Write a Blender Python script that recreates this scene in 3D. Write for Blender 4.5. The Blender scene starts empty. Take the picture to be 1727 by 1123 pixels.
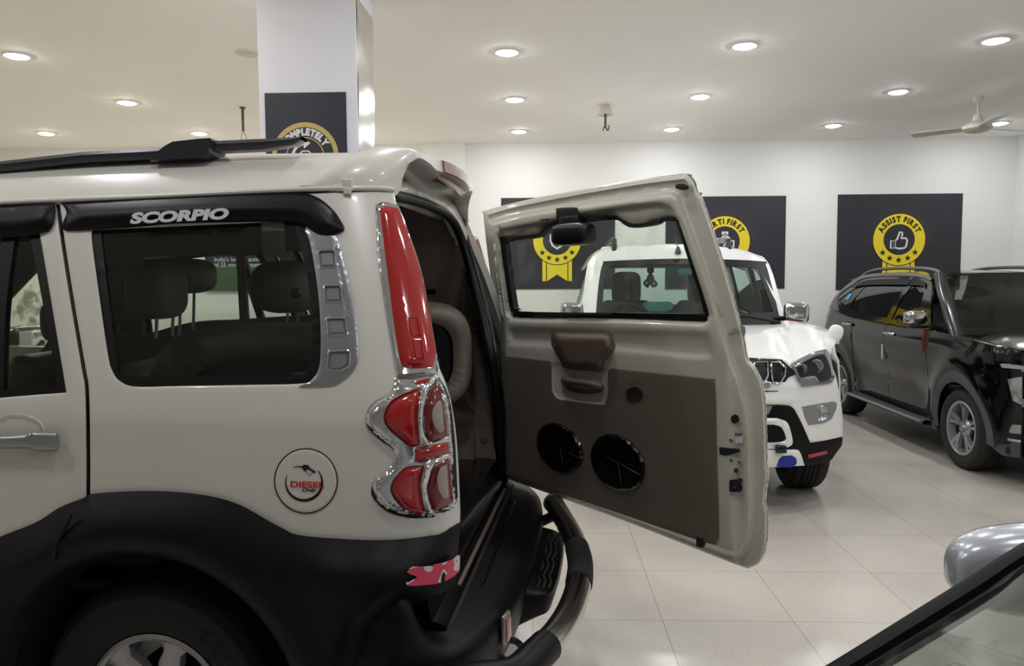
import bpy, bmesh, math, random
import numpy as np
from mathutils import Vector, Matrix
from mathutils.geometry import delaunay_2d_cdt
random.seed(4)
scn = bpy.context.scene
COL = scn.collection
# ------------------------------------------------------------------ camera
FP = 1280.0                       # focal length in pixels of a 1727 x 1123 frame
CX, CY = 863.5, 561.5
CAMP = Vector((0, 0, 1.58))
YAW, PITCH, ROLL = math.radians(2.12), math.radians(4.07), 0.006
_f = Vector((-math.sin(YAW) * math.cos(PITCH), math.cos(YAW) * math.cos(PITCH), -math.sin(PITCH)))
_r0 = Vector((math.cos(YAW), math.sin(YAW), 0))
_u0 = _r0.cross(_f)
_r = _r0 * math.cos(ROLL) - _u0 * math.sin(ROLL)
_u = _u0 * math.cos(ROLL) + _r0 * math.sin(ROLL)
cd = bpy.data.cameras.new('camera')
cd.sensor_width = 36
cd.lens = FP / 1727 * 36
cd.clip_start = 0.02
cam = bpy.data.objects.new('camera', cd)
COL.objects.link(cam)
M = Matrix((_r, _u, -_f)).transposed().to_4x4()
M.translation = CAMP
cam.matrix_world = M
scn.camera = cam
# ------------------------------------------------------------------ world and exposure
w = bpy.data.worlds.new('world')
scn.world = w
w.use_nodes = True
w.node_tree.nodes['Background'].inputs[0].default_value = (0.8, 0.9, 1, 1)
w.node_tree.nodes['Background'].inputs[1].default_value = 0.05
vs = scn.view_settings
vs.view_transform = 'Standard'
vs.look = 'None'
vs.gamma = 1
vs.use_curve_mapping = False
vs.exposure = 0.0
scn.cycles.max_bounces = 10
scn.cycles.diffuse_bounces = 5
scn.cycles.glossy_bounces = 5
scn.cycles.transparent_max_bounces = 16
scn.cycles.sample_clamp_indirect = 6
LAMP = 170.0                        # downlight diffuser strength
# ------------------------------------------------------------------ pixel rays and frames
def ray(px, py):
    return _f + _r * ((px - CX) / FP) + _u * ((CY - py) / FP)

def proj(p):
    d = Vector(p) - CAMP
    z = d.dot(_f)
    return CX + FP * d.dot(_r) / z, CY - FP * d.dot(_u) / z

class Frame:
    """A ground frame: y axis turned a degrees clockwise from world +Y."""
    def __init__(s, ox, oy, deg):
        a = math.radians(deg)
        s.a, s.o = a, Vector((ox, oy, 0))
        s.ex = Vector((math.cos(a), -math.sin(a), 0))
        s.ey = Vector((math.sin(a), math.cos(a), 0))
        s.M = Matrix.Translation(s.o) @ Matrix.Rotation(-a, 4, 'Z')
        s.cl = s.L(CAMP)
    def L(s, wv):
        d = wv - s.o
        return Vector((d.dot(s.ex), d.dot(s.ey), d.z))
    def W(s, l):
        return s.M @ Vector(l)
    def dl(s, px, py):
        d = ray(px, py)
        return Vector((d.dot(s.ex), d.dot(s.ey), d.z))
    def P(s, px, py, x=None, y=None, z=None):
        d = s.dl(px, py)
        i, v = (0, x) if x is not None else (1, y) if y is not None else (2, z)
        return s.cl + d * ((v - s.cl[i]) / d[i])

ROOM = Frame(0, 0, 0)
class Surf:
    """A curved body surface in a frame: coordinate `ax` = fn(p); sgn tells which way is outward."""
    def __init__(s, fr, ax, fn, sgn, t0, t1):
        s.fr, s.ax, s.fn, s.sgn, s.t0, s.t1 = fr, ax, fn, sgn, t0, t1
    def __call__(s, px, py, off=0.0):
        o, d, ax = s.fr.cl, s.fr.dl(px, py), s.ax
        k = s.sgn * off
        def g(t):
            p = o + d * t
            return p[ax] - s.fn(p) - k
        n = 26
        a = s.t0; ga = g(a)
        for i in range(1, n + 1):
            b = s.t0 + (s.t1 - s.t0) * i / n
            gb = g(b)
            if ga * gb <= 0:
                for _ in range(16):
                    m = (a + b) / 2
                    gm = g(m)
                    if ga * gm <= 0: b = m
                    else: a, ga = m, gm
                break
            a, ga = b, gb
        else:
            b = s.t1
        return o + d * ((a + b) / 2)
# ------------------------------------------------------------------ materials
def lin(c):
    return tuple((v / 255 / 12.92) if v / 255 <= .04045 else ((v / 255 + .055) / 1.055) ** 2.4 for v in c)
MATS = {}
def mat(name, rgb, rough=.5, metal=0, coat=0, noise=0, nscale=8, bump=0, bscale=60, spec=.5, emit=None):
    m = bpy.data.materials.new(name)
    m.use_nodes = True
    nt = m.node_tree
    b = nt.nodes['Principled BSDF']
    c = lin(rgb)
    b.inputs['Base Color'].default_value = (*c, 1)
    b.inputs['Roughness'].default_value = rough
    b.inputs['Metallic'].default_value = metal
    b.inputs['Coat Weight'].default_value = coat
    b.inputs['Coat Roughness'].default_value = .04
    b.inputs['Specular IOR Level'].default_value = spec
    tc = nt.nodes.new('ShaderNodeTexCoord')
    if noise:
        n = nt.nodes.new('ShaderNodeTexNoise'); n.inputs['Scale'].default_value = nscale
        n.inputs['Detail'].default_value = 6
        mx = nt.nodes.new('ShaderNodeMix'); mx.data_type = 'RGBA'
        mx.inputs['A'].default_value = (*[v * (1 - noise) for v in c], 1)
        mx.inputs['B'].default_value = (*[min(1, v * (1 + noise)) for v in c], 1)
        nt.links.new(tc.outputs['Object'], n.inputs['Vector'])
        nt.links.new(n.outputs['Fac'], mx.inputs['Factor'])
        nt.links.new(mx.outputs['Result'], b.inputs['Base Color'])
    if bump:
        n = nt.nodes.new('ShaderNodeTexNoise'); n.inputs['Scale'].default_value = bscale
        bp = nt.nodes.new('ShaderNodeBump'); bp.inputs['Strength'].default_value = bump
        bp.inputs['Distance'].default_value = .002
        nt.links.new(tc.outputs['Object'], n.inputs['Vector'])
        nt.links.new(n.outputs['Fac'], bp.inputs['Height'])
        nt.links.new(bp.outputs['Normal'], b.inputs['Normal'])
    if emit:
        b.inputs['Emission Color'].default_value = (*lin(emit[0]), 1)
        b.inputs['Emission Strength'].default_value = emit[1]
    MATS[name] = m
    return m
def glass(name, tint, ior=1.45, rough=0.0, dirt=0.0):
    m = bpy.data.materials.new(name); m.use_nodes = True
    nt = m.node_tree; nt.nodes.clear()
    out = nt.nodes.new('ShaderNodeOutputMaterial')
    tr = nt.nodes.new('ShaderNodeBsdfTransparent'); tr.inputs[0].default_value = (*tint, 1)
    gl = nt.nodes.new('ShaderNodeBsdfGlossy'); gl.inputs['Roughness'].default_value = rough
    gl.inputs[0].default_value = (1, 1, 1, 1)
    fr = nt.nodes.new('ShaderNodeFresnel'); fr.inputs['IOR'].default_value = ior
    mx = nt.nodes.new('ShaderNodeMixShader')
    nt.links.new(fr.outputs[0], mx.inputs[0]); nt.links.new(tr.outputs[0], mx.inputs[1]); nt.links.new(gl.outputs[0], mx.inputs[2])
    last = mx
    if dirt:
        df = nt.nodes.new('ShaderNodeBsdfDiffuse'); df.inputs[0].default_value = (.75, .78, .72, 1)
        tc = nt.nodes.new('ShaderNodeTexCoord')
        n = nt.nodes.new('ShaderNodeTexNoise'); n.inputs['Scale'].default_value = 9; n.inputs['Detail'].default_value = 9
        rp = nt.nodes.new('ShaderNodeMapRange'); rp.inputs['From Min'].default_value = .5; rp.inputs['From Max'].default_value = .8
        rp.inputs['To Min'].default_value = dirt * .25; rp.inputs['To Max'].default_value = dirt * 2.6
        m2 = nt.nodes.new('ShaderNodeMixShader')
        nt.links.new(tc.outputs['Object'], n.inputs['Vector']); nt.links.new(n.outputs['Fac'], rp.inputs['Value'])
        nt.links.new(rp.outputs['Result'], m2.inputs[0]); nt.links.new(mx.outputs[0], m2.inputs[1]); nt.links.new(df.outputs[0], m2.inputs[2])
        last = m2
    nt.links.new(last.outputs[0], out.inputs[0])
    MATS[name] = m
    return m
mat('paint', (212, 209, 201), .32, 0, .7, noise=.025, nscale=5)
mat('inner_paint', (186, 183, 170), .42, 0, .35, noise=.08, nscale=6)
mat('white_paint', (238, 238, 236), .28, 0, .8)
mat('black_paint', (7, 7, 8), .12, 0, .35, noise=.2, spec=.35)
mat('gloss_black', (8, 8, 10), .25, 0, .25)
mat('black_plastic', (7, 7, 9), .42, 0, 0, noise=.25, nscale=9, bump=.15, bscale=300, spec=.22)
mat('dull_black', (13, 13, 14), .75, noise=.3)
mat('rubber', (24, 23, 22), .75, noise=.4, nscale=14, bump=.4, bscale=120)
mat('dusty_rubber', (44, 41, 38), .85, noise=.35, nscale=10, bump=.4, bscale=120)
mat('seal', (5, 5, 6), .5, spec=.3)
mat('chrome', (205, 207, 210), .08, 1)
mat('steel', (212, 211, 206), .18, 1, noise=.12, nscale=5)
mat('satin_chrome', (162, 165, 170), .3, .8, noise=.15, nscale=10)
mat('dull_silver', (150, 152, 156), .38, .7, noise=.1)
mat('alloy', (178, 178, 180), .35, .6)
mat('red_lens', (160, 5, 9), .1, 0, 1.0)
mat('dark_red_lens', (105, 8, 12), .12, 0, 1.0)
mat('white_lens', (150, 140, 136), .2, 0, 1.0)
mat('pink_lens', (150, 90, 84), .15, 0, 1)
mat('trim_board', (98, 87, 78), .75, noise=.12, nscale=40, bump=.3, bscale=500)
mat('brown_plastic', (96, 82, 73), .5, bump=.2, bscale=400)
mat('interior_brown', (116, 103, 94), .8, noise=.1, bump=.2, bscale=300)
mat('seat_vinyl', (92, 88, 83), .5, noise=.15, nscale=12, bump=.3, bscale=40)
mat('cover_vinyl', (132, 123, 112), .42, noise=.15, nscale=10)
mat('headliner', (112, 106, 100), .9)
mat('ink_black', (12, 12, 13), .6)
mat('ink_red', (196, 22, 24), .5)
mat('pink_sticker', (214, 66, 96), .45, noise=.12, nscale=60)
mat('white_sticker', (205, 205, 208), .5)
mat('letter_grey', (186, 186, 190), .45)
mat('blue_tape', (24, 44, 150), .55)
mat('red_cloth', (84, 24, 20), .8)
mat('silver_paint', (178, 182, 190), .25, .35, 1)
mat('lamp_bowl', (176, 180, 182), .2, .7)
mat('blue_label', (70, 170, 210), .5)
mat('teal_pad', (120, 170, 178), .4)
glass('tint_glass', (.90, .96, .89), 1.4)
glass('clear_glass', (.80, .87, .80), 1.4, dirt=.10)
glass('screen_glass', (.58, .78, .74), 1.5)
glass('dark_glass', (.34, .40, .38), 1.5)
glass('lamp_glass', (.85, .88, .9), 1.5)
# ------------------------------------------------------------------ mesh tools
def catmull(pts, n=8, closed=False):
    P = [Vector(p) for p in pts]
    N = len(P); out = []
    for i in range(N if closed else N - 1):
        p1, p2 = P[i], P[(i + 1) % N]
        p0 = P[i - 1] if (i > 0 or closed) else p1 * 2 - p2
        p3 = P[(i + 2) % N] if (i + 2 < N or closed) else p2 * 2 - p1
        for k in range(n):
            t = k / n
            out.append(.5 * ((2 * p1) + (p2 - p0) * t + (2 * p0 - 5 * p1 + 4 * p2 - p3) * t * t + (3 * p1 - p0 - 3 * p2 + p3) * t ** 3))
    if not closed: out.append(P[-1])
    return out
def curve(pts, n=6):
    """Closed outline; a point written (x, y, 1) is a sharp corner, all others are smoothed through."""
    sharp = [i for i, p in enumerate(pts) if len(p) > 2]
    P = [Vector((p[0], p[1])) for p in pts]
    if not sharp: return [(v.x, v.y) for v in catmull(P, n, True)]
    out = []
    for a, i in enumerate(sharp):
        j = sharp[(a + 1) % len(sharp)]
        seg = [P[i]]; k = i
        while True:
            k = (k + 1) % len(P)
            seg.append(P[k])
            if k == j: break
        if len(seg) == 2: out.append(seg[0])
        else: out += catmull(seg, n)[:-1]
    return [(v.x, v.y) for v in out]
def resample(poly, sp):
    out = []
    for i, p in enumerate(poly):
        q = poly[(i + 1) % len(poly)]
        d = math.hypot(q[0] - p[0], q[1] - p[1])
        if d < 1e-9: continue
        k = max(1, int(math.ceil(d / sp)))
        for j in range(k): out.append((p[0] + (q[0] - p[0]) * j / k, p[1] + (q[1] - p[1]) * j / k))
    return out
class SD:
    """Signed distance to a closed outline, positive inside."""
    def __init__(s, poly):
        s.A = np.array(poly, float); s.B = np.roll(s.A, -1, 0); s.D = s.B - s.A
        s.q = (s.D ** 2).sum(1) + 1e-12
    def __call__(s, x, y):
        p = np.array((x, y)); v = p - s.A
        t = np.clip((v * s.D).sum(1) / s.q, 0, 1)
        d = math.sqrt((((v - s.D * t[:, None]) ** 2).sum(1)).min())
        c = (s.A[:, 1] > y) != (s.B[:, 1] > y)
        xi = s.A[:, 0] + (y - s.A[:, 1]) * s.D[:, 0] / np.where(s.D[:, 1] == 0, 1e-12, s.D[:, 1])
        return d if (c & (x < xi)).sum() % 2 else -d
def sst(v):
    v = min(1, max(0, v)); return v * v * (3 - 2 * v)
def link(name, me, mats, parent=None):
    for m in (mats if isinstance(mats, (list, tuple)) else [mats]):
        me.materials.append(MATS[m] if isinstance(m, str) else m)
    o = bpy.data.objects.new(name, me)
    COL.objects.link(o)
    if parent: o.parent = parent
    return o
def finish(me, sharp=38, smooth=True):
    if smooth:
        me.polygons.foreach_set('use_smooth', [True] * len(me.polygons))
        me.set_sharp_from_angle(angle=math.radians(sharp))
    me.update()
def panel(name, outl, mp, mt, parent, holes=(), sp=14, th=.01, relief=None, roll=0, rollpx=6, toward=None, sharp=38, cont=()):
    """A sheet cut to an outline (with holes), laid on the surface `mp`, with thickness."""
    ol = resample(outl, sp); hs = [resample(h, sp) for h in holes]
    sdo = SD(ol); sdh = [SD(h) for h in hs]
    def dist(x, y):
        d = sdo(x, y)
        for h in sdh: d = min(d, -h(x, y))
        return d
    pts = list(ol); edges = [(i, (i + 1) % len(ol)) for i in range(len(ol))]
    for h in hs:
        b = len(pts); pts += h; edges += [(b + i, b + (i + 1) % len(h)) for i in range(len(h))]
    nb = len(pts)
    if roll:
        for loop, sg in [(ol, 1)] + [(h, -1) for h in hs]:
            for i in range(len(loop)):
                p, q = loop[i - 1], loop[(i + 1) % len(loop)]
                tx, ty = q[0] - p[0], q[1] - p[1]; L = math.hypot(tx, ty) or 1
                for k in (.3, 1.0):
                    for s2 in (1, -1):
                        x, y = loop[i][0] - ty / L * s2 * k * rollpx, loop[i][1] + tx / L * s2 * k * rollpx
                        if dist(x, y) > .8 * k * rollpx: pts.append((x, y))
    grid_ = {}
    cell = sp * .34
    for x, y in pts: grid_.setdefault((int(x // cell), int(y // cell)), []).append((x, y))
    def free(x, y, m):
        a, b_ = int(x // cell), int(y // cell)
        for i in (a - 1, a, a + 1):
            for j in (b_ - 1, b_, b_ + 1):
                for q in grid_.get((i, j), ()):
                    if (q[0] - x) ** 2 + (q[1] - y) ** 2 < m * m: return False
        return True
    sdc = []
    for (poly, offs) in cont:            # extra rows of points that follow a contour of the relief
        closed = len(poly) > 2 and poly[0] != 'open'
        pl_ = resample(poly, sp * .7) if closed else poly[1]
        sdp = SD(pl_) if closed else None
        for k in offs:
            for i in range(len(pl_)):
                p, q = pl_[i - 1] if (i or closed) else pl_[i], pl_[(i + 1) % len(pl_)] if (closed or i < len(pl_) - 1) else pl_[i]
                tx, ty = q[0] - p[0], q[1] - p[1]; L = math.hypot(tx, ty) or 1
                for s2 in ((1, -1) if closed else (1,)):
                    x, y = pl_[i][0] - ty / L * s2 * k, pl_[i][1] + tx / L * s2 * k
                    if (sdp and abs(sdp(x, y) - k) > .12 * abs(k) + .02) or dist(x, y) < .3 * min(1, sp): continue
                    if not free(x, y, min(cell, sp * .16)): continue
                    grid_.setdefault((int(x // cell), int(y // cell)), []).append((x, y)); pts.append((x, y))
                    if k == 0: break
    xs = [p[0] for p in ol]; ys = [p[1] for p in ol]
    y = min(ys) + sp * .5; row = 0
    lim = max(sp * .45, rollpx * 1.2 if roll else 0)
    while y < max(ys):
        x = min(xs) + (sp * .5 if row % 2 else 0)
        while x < max(xs):
            if dist(x, y) > lim and (not cont or free(x, y, cell)): pts.append((x, y))
            x += sp
        y += sp * .87; row += 1
    vo, eo, fo, *_ = delaunay_2d_cdt([Vector(p) for p in pts], edges, [], 0, 1e-4)
    vv = [(v.x, v.y) for v in vo]
    faces = []
    for f in fo:
        cx = sum(vv[i][0] for i in f) / len(f); cy = sum(vv[i][1] for i in f) / len(f)
        if dist(cx, cy) > 0: faces.append(list(f))
    V = []
    for x, y in vv:
        off = 0
        d = dist(x, y) if (roll or relief) else 0
        if roll:
            q = 1 - min(1, max(0, d) / rollpx); off -= roll * (1 - math.sqrt(max(0, 1 - q * q)))
        if relief: off += relief(x, y, d)
        V.append(mp(x, y, off))
    N = [Vector() for _ in V]
    for f in faces:
        n = (V[f[1]] - V[f[0]]).cross(V[f[2]] - V[f[0]])
        for i in f: N[i] += n
    tot = sum(N, Vector()); cen = sum(V, Vector()) / len(V)
    if toward is None: toward = ROOM.cl
    if tot.dot(Vector(toward) - cen) < 0:
        faces = [f[::-1] for f in faces]; N = [-n for n in N]
    used = sorted({i for f in faces for i in f}); rm = {u: k for k, u in enumerate(used)}
    faces = [[rm[i] for i in f] for f in faces]; V = [V[i] for i in used]; N = [N[i].normalized() for i in used]
    n0 = len(V)
    if th:
        ed = {}
        for f in faces:
            for i in range(len(f)):
                a, b = f[i], f[(i + 1) % len(f)]
                ed[(a, b)] = ed.get((a, b), 0) + 1
        back = [[i + n0 for i in f[::-1]] for f in faces]
        rim = [[b, a, a + n0, b + n0] for (a, b) in ed if (b, a) not in ed]
        V = V + [v - n * th for v, n in zip(V, N)]
        faces = faces + back + rim
    me = bpy.data.meshes.new(name)
    me.from_pydata([tuple(v) for v in V], [], faces)
    finish(me, sharp)
    return link(name, me, mt, parent)
class MB:
    def __init__(s): s.v, s.f, s.m, s.k = [], [], [], 0
    def mat(s, k): s.k = k; return s
    def add(s, vs_, fs):
        b = len(s.v); s.v += [Vector(v) for v in vs_]
        for f in fs: s.f.append([i + b for i in f]); s.m.append(s.k)
        return s
    def bm(s, bm):
        bm.verts.ensure_lookup_table()
        r = s.add([v.co.copy() for v in bm.verts], [[v.index for v in f.verts] for f in bm.faces]); bm.free(); return r
    def box(s, c, size, r=0, rot=None, seg=3):
        bm = bmesh.new(); bmesh.ops.create_cube(bm, size=1)
        bmesh.ops.scale(bm, vec=Vector(size), verts=bm.verts)
        if r: bmesh.ops.bevel(bm, geom=bm.edges[:] , offset=min(r, min(size) * .49), segments=seg, affect='EDGES', profile=.5)
        Mx = Matrix.Translation(Vector(c)) @ (rot.to_4x4() if rot else Matrix())
        bmesh.ops.transform(bm, matrix=Mx, verts=bm.verts)
        bm.verts.index_update(); return s.bm(bm)
    def tube(s, pts, r, n=12, sm=0, cap=True, closed=False):
        P = [Vector(p) for p in pts]
        if sm: P = catmull(P, sm, closed)
        R = r if callable(r) else (lambda t: r)
        N = len(P); T = []
        for i in range(N):
            a = P[i - 1] if (i > 0 or closed) else P[i]; b = P[(i + 1) % N] if (i < N - 1 or closed) else P[i]
            T.append((b - a).normalized())
        u = T[0].orthogonal().normalized(); vs_ = []
        for i in range(N):
            u = (u - T[i] * u.dot(T[i])).normalized(); w_ = T[i].cross(u)
            for k in range(n):
                a = 2 * math.pi * k / n
                vs_.append(P[i] + (u * math.cos(a) + w_ * math.sin(a)) * R(i / (N - 1)))
        fs = []
        for i in range(N if closed else N - 1):
            j = (i + 1) % N
            for k in range(n):
                k2 = (k + 1) % n
                fs.append([i * n + k, i * n + k2, j * n + k2, j * n + k])
        if cap and not closed: fs += [list(range(n))[::-1], [(N - 1) * n + k for k in range(n)]]
        return s.add(vs_, fs)
    def lathe(s, prof, c=(0, 0, 0), ax=1, n=48, mod=None, closed=False, a0=0):
        """prof: (radius, height along axis)."""
        vs_ = []
        for i in range(n):
            a = 2 * math.pi * i / n + a0
            for j, (r, h) in enumerate(prof):
                rr = r + (mod(j, i) if mod else 0)
                p = [0, 0, 0]; p[ax] = h; p[(ax + 1) % 3] = rr * math.cos(a); p[(ax + 2) % 3] = rr * math.sin(a)
                vs_.append(Vector(p) + Vector(c))
        m = len(prof); fs = []
        for i in range(n):
            i2 = (i + 1) % n
            for j in range(m if closed else m - 1):
                j2 = (j + 1) % m
                fs.append([i * m + j, i * m + j2, i2 * m + j2, i2 * m + j])
        return s.add(vs_, fs)
    def grid(s, rows, th=None):
        R, C = len(rows), len(rows[0])
        vs_ = [Vector(p) for r in rows for p in r]
        fs = [[i * C + j, i * C + j + 1, (i + 1) * C + j + 1, (i + 1) * C + j] for i in range(R - 1) for j in range(C - 1)]
        if th is None: return s.add(vs_, fs)
        th = Vector(th); n = R * C
        fs2 = [[k + n for k in f[::-1]] for f in fs]
        bd = [i * C for i in range(R)][::-1] + list(range(C)) + [i * C + C - 1 for i in range(R)] + [(R - 1) * C + j for j in range(C)][::-1]
        b = [];
        for k in bd:
            if not b or b[-1] != k: b.append(k)
        if b[0] == b[-1]: b.pop()
        rim = [[b[i], b[(i + 1) % len(b)], b[(i + 1) % len(b)] + n, b[i] + n] for i in range(len(b))]
        return s.add(vs_ + [v + th for v in vs_], fs + fs2 + [f[::-1] for f in rim])
    def sell(s, c, rad, e1=.5, e2=.5, n=24, m=16, rot=None, dz=None):
        def sp_(v, e): return math.copysign(abs(v) ** e, v)
        vs_ = []; fs = []
        for i in range(m + 1):
            ph = -math.pi / 2 + math.pi * i / m
            for k in range(n):
                th = 2 * math.pi * k / n
                p = Vector((rad[0] * sp_(math.cos(ph), e1) * sp_(math.cos(th), e2), rad[1] * sp_(math.cos(ph), e1) * sp_(math.sin(th), e2), rad[2] * sp_(math.sin(ph), e1)))
                if dz: p = dz(p)
                if rot: p = rot @ p
                vs_.append(p + Vector(c))
        for i in range(m):
            for k in range(n):
                k2 = (k + 1) % n
                fs.append([i * n + k, i * n + k2, (i + 1) * n + k2, (i + 1) * n + k])
        return s.add(vs_, fs)
    def prism(s, poly, mp, h0, h1):
        """closed 2D outline extruded between two heights of the map mp(x, y, h)."""
        n = len(poly)
        vs_ = [mp(x, y, h0) for x, y in poly] + [mp(x, y, h1) for x, y in poly]
        fs = [list(range(n)), [i + n for i in range(n)][::-1]] + [[i, i + n, (i + 1) % n + n, (i + 1) % n] for i in range(n)]
        return s.add(vs_, fs)
    def build(s, name, mats, parent=None, sharp=38, smooth=True, recalc=True):
        me = bpy.data.meshes.new(name)
        me.from_pydata([tuple(v) for v in s.v], [], s.f)
        me.polygons.foreach_set('material_index', s.m)
        if recalc:
            bm = bmesh.new(); bm.from_mesh(me); bmesh.ops.remove_doubles(bm, verts=bm.verts, dist=1e-6)
            bmesh.ops.recalc_face_normals(bm, faces=bm.faces); bm.to_mesh(me); bm.free()
        finish(me, sharp, smooth)
        return link(name, me, mats, parent)
def text2d(body, size=1.0, bold=0.0, shear=0.0, sx=1.0, align='CENTER'):
    c = bpy.data.curves.new('t', 'FONT'); c.body = body; c.size = size; c.offset = bold; c.shear = shear
    c.align_x = align; c.resolution_u = 4
    o = bpy.data.objects.new('t', c); COL.objects.link(o)
    dg = bpy.context.evaluated_depsgraph_get(); dg.update()
    me = bpy.data.meshes.new_from_object(o.evaluated_get(dg))
    v = [(p.co.x * sx, p.co.y) for p in me.vertices]; f = [list(p.vertices) for p in me.polygons]
    bpy.data.objects.remove(o); bpy.data.curves.remove(c); bpy.data.meshes.remove(me)
    return v, f
def thing(name, label, cat, fr=None, loc=None, group=None):
    o = bpy.data.objects.new(name, None); COL.objects.link(o); o.empty_display_size = .1
    if fr is not None: o.matrix_world = fr.M
    if loc is not None: o.location = loc
    return tag(o, label, cat, group)
def tag(o, label, cat, group=None):
    o['label'] = label; o['category'] = cat
    if group: o['group'] = group
    return o
def struct(o):
    o['kind'] = 'structure'; return o
def mirrored(o, parent, axis, c, name=None, mtx=None, swap=None):
    """A copy of a part mirrored across the car's centre plane (or moved by mtx)."""
    me = o.data.copy()
    if mtx is None:
        for v in me.vertices: v.co[axis] = 2 * c - v.co[axis]
        me.flip_normals()
    else:
        me.transform(mtx)
        if mtx.determinant() < 0: me.flip_normals()
    if swap:
        for i, m in enumerate(me.materials):
            if m and m.name in swap: me.materials[i] = MATS[swap[m.name]]
    n = bpy.data.objects.new(name or o.name.split('.')[0], me); COL.objects.link(n); n.parent = parent
    if o.get('label'): n['label'] = o['label']
    return n
# ================================================================== ROOM
WY, H = 10.2, 3.375
XL, XR, YB = -9.0, ROOM.P(1713, 300, y=WY).x, -7.0
def wall_mat(name, rgb, stain=None):
    m = mat(name, rgb, .75, 0, 0, noise=.035, nscale=1.3, bump=.2, bscale=25, spec=.25)
    if stain:
        nt = m.node_tree; b = nt.nodes['Principled BSDF']
        src = b.inputs['Base Color'].links[0].from_socket
        tc = nt.nodes.new('ShaderNodeTexCoord')
        prev = src
        for (c, r) in stain:
            vm = nt.nodes.new('ShaderNodeVectorMath'); vm.operation = 'DISTANCE'; vm.inputs[1].default_value = c
            nt.links.new(tc.outputs['Object'], vm.inputs[0])
            n = nt.nodes.new('ShaderNodeTexNoise'); n.inputs['Scale'].default_value = 9; n.inputs['Detail'].default_value = 8
            nt.links.new(tc.outputs['Object'], n.inputs['Vector'])
            a = nt.nodes.new('ShaderNodeMath'); a.operation = 'MULTIPLY_ADD'
            nt.links.new(vm.outputs['Value'], a.inputs[0]); a.inputs[1].default_value = -.35 / r; a.inputs[2].default_value = -.18
            a2 = nt.nodes.new('ShaderNodeMath'); a2.operation = 'ADD'
            nt.links.new(a.outputs[0], a2.inputs[0]); nt.links.new(n.outputs['Fac'], a2.inputs[1])
            rp = nt.nodes.new('ShaderNodeMapRange'); rp.inputs['From Min'].default_value = .1; rp.inputs['From Max'].default_value = .28
            rp.inputs['To Max'].default_value = .75
            nt.links.new(a2.outputs[0], rp.inputs['Value'])
            mx = nt.nodes.new('ShaderNodeMix'); mx.data_type = 'RGBA'
            nt.links.new(rp.outputs['Result'], mx.inputs['Factor']); nt.links.new(prev, mx.inputs['A'])
            mx.inputs['B'].default_value = (.12, .12, .1, 1)
            prev = mx.outputs['Result']
        nt.links.new(prev, b.inputs['Base Color'])
    return m
st = ROOM.P(58, 520, y=WY)
wall_mat('wall_plaster', (240, 240, 237), stain=[((st.x, st.y, st.z), .5)])
wall_mat('ceiling_plaster', (250, 248, 243))
mat('pillar_paint', (240, 240, 248), .7, noise=.03, nscale=2)
# floor tiles
m = mat('floor_tile', (200, 195, 186), .16, spec=.55)
nt = m.node_tree; b = nt.nodes['Principled BSDF']
tc = nt.nodes.new('ShaderNodeTexCoord'); mp_ = nt.nodes.new('ShaderNodeMapping')
fx = ROOM.P(1145, 1123, z=0).x; fy = ROOM.P(1050, 962, z=0).y
mp_.inputs['Location'].default_value = (-fx, -fy, 0)
br = nt.nodes.new('ShaderNodeTexBrick'); br.offset = 0; br.inputs['Scale'].default_value = 1
br.inputs['Brick Width'].default_value = .6; br.inputs['Row Height'].default_value = .6
br.inputs['Mortar Size'].default_value = .0016; br.inputs['Mortar Smooth'].default_value = .1
br.inputs['Color1'].default_value = (*lin((232, 224, 213)), 1); br.inputs['Color2'].default_value = (*lin((228, 220, 209)), 1)
br.inputs['Mortar'].default_value = (*lin((165, 155, 142)), 1)
n1 = nt.nodes.new('ShaderNodeTexNoise'); n1.inputs['Scale'].default_value = 1.1; n1.inputs['Detail'].default_value = 7
n2 = nt.nodes.new('ShaderNodeTexNoise'); n2.inputs['Scale'].default_value = 60; n2.inputs['Detail'].default_value = 4
mxa = nt.nodes.new('ShaderNodeMix'); mxa.data_type = 'RGBA'; mxa.blend_type = 'MULTIPLY'; mxa.inputs['Factor'].default_value = .42
mxb = nt.nodes.new('ShaderNodeMix'); mxb.data_type = 'RGBA'; mxb.blend_type = 'MULTIPLY'; mxb.inputs['Factor'].default_value = .25
L = nt.links.new
L(tc.outputs['Object'], mp_.inputs[0]); L(mp_.outputs[0], br.inputs['Vector']); L(tc.outputs['Object'], n1.inputs['Vector']); L(tc.outputs['Object'], n2.inputs['Vector'])
L(br.outputs['Color'], mxa.inputs['A']); L(n1.outputs['Fac'], mxa.inputs['B']); L(mxa.outputs['Result'], mxb.inputs['A']); L(n2.outputs['Fac'], mxb.inputs['B'])
hs = nt.nodes.new('ShaderNodeBrightContrast'); hs.inputs['Bright'].default_value = .03
L(mxb.outputs['Result'], hs.inputs['Color']); L(hs.outputs[0], b.inputs['Base Color'])
rr = nt.nodes.new('ShaderNodeMapRange'); rr.inputs['To Min'].default_value = .12; rr.inputs['To Max'].default_value = .3
L(n1.outputs['Fac'], rr.inputs['Value']); L(rr.outputs['Result'], b.inputs['Roughness'])

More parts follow.
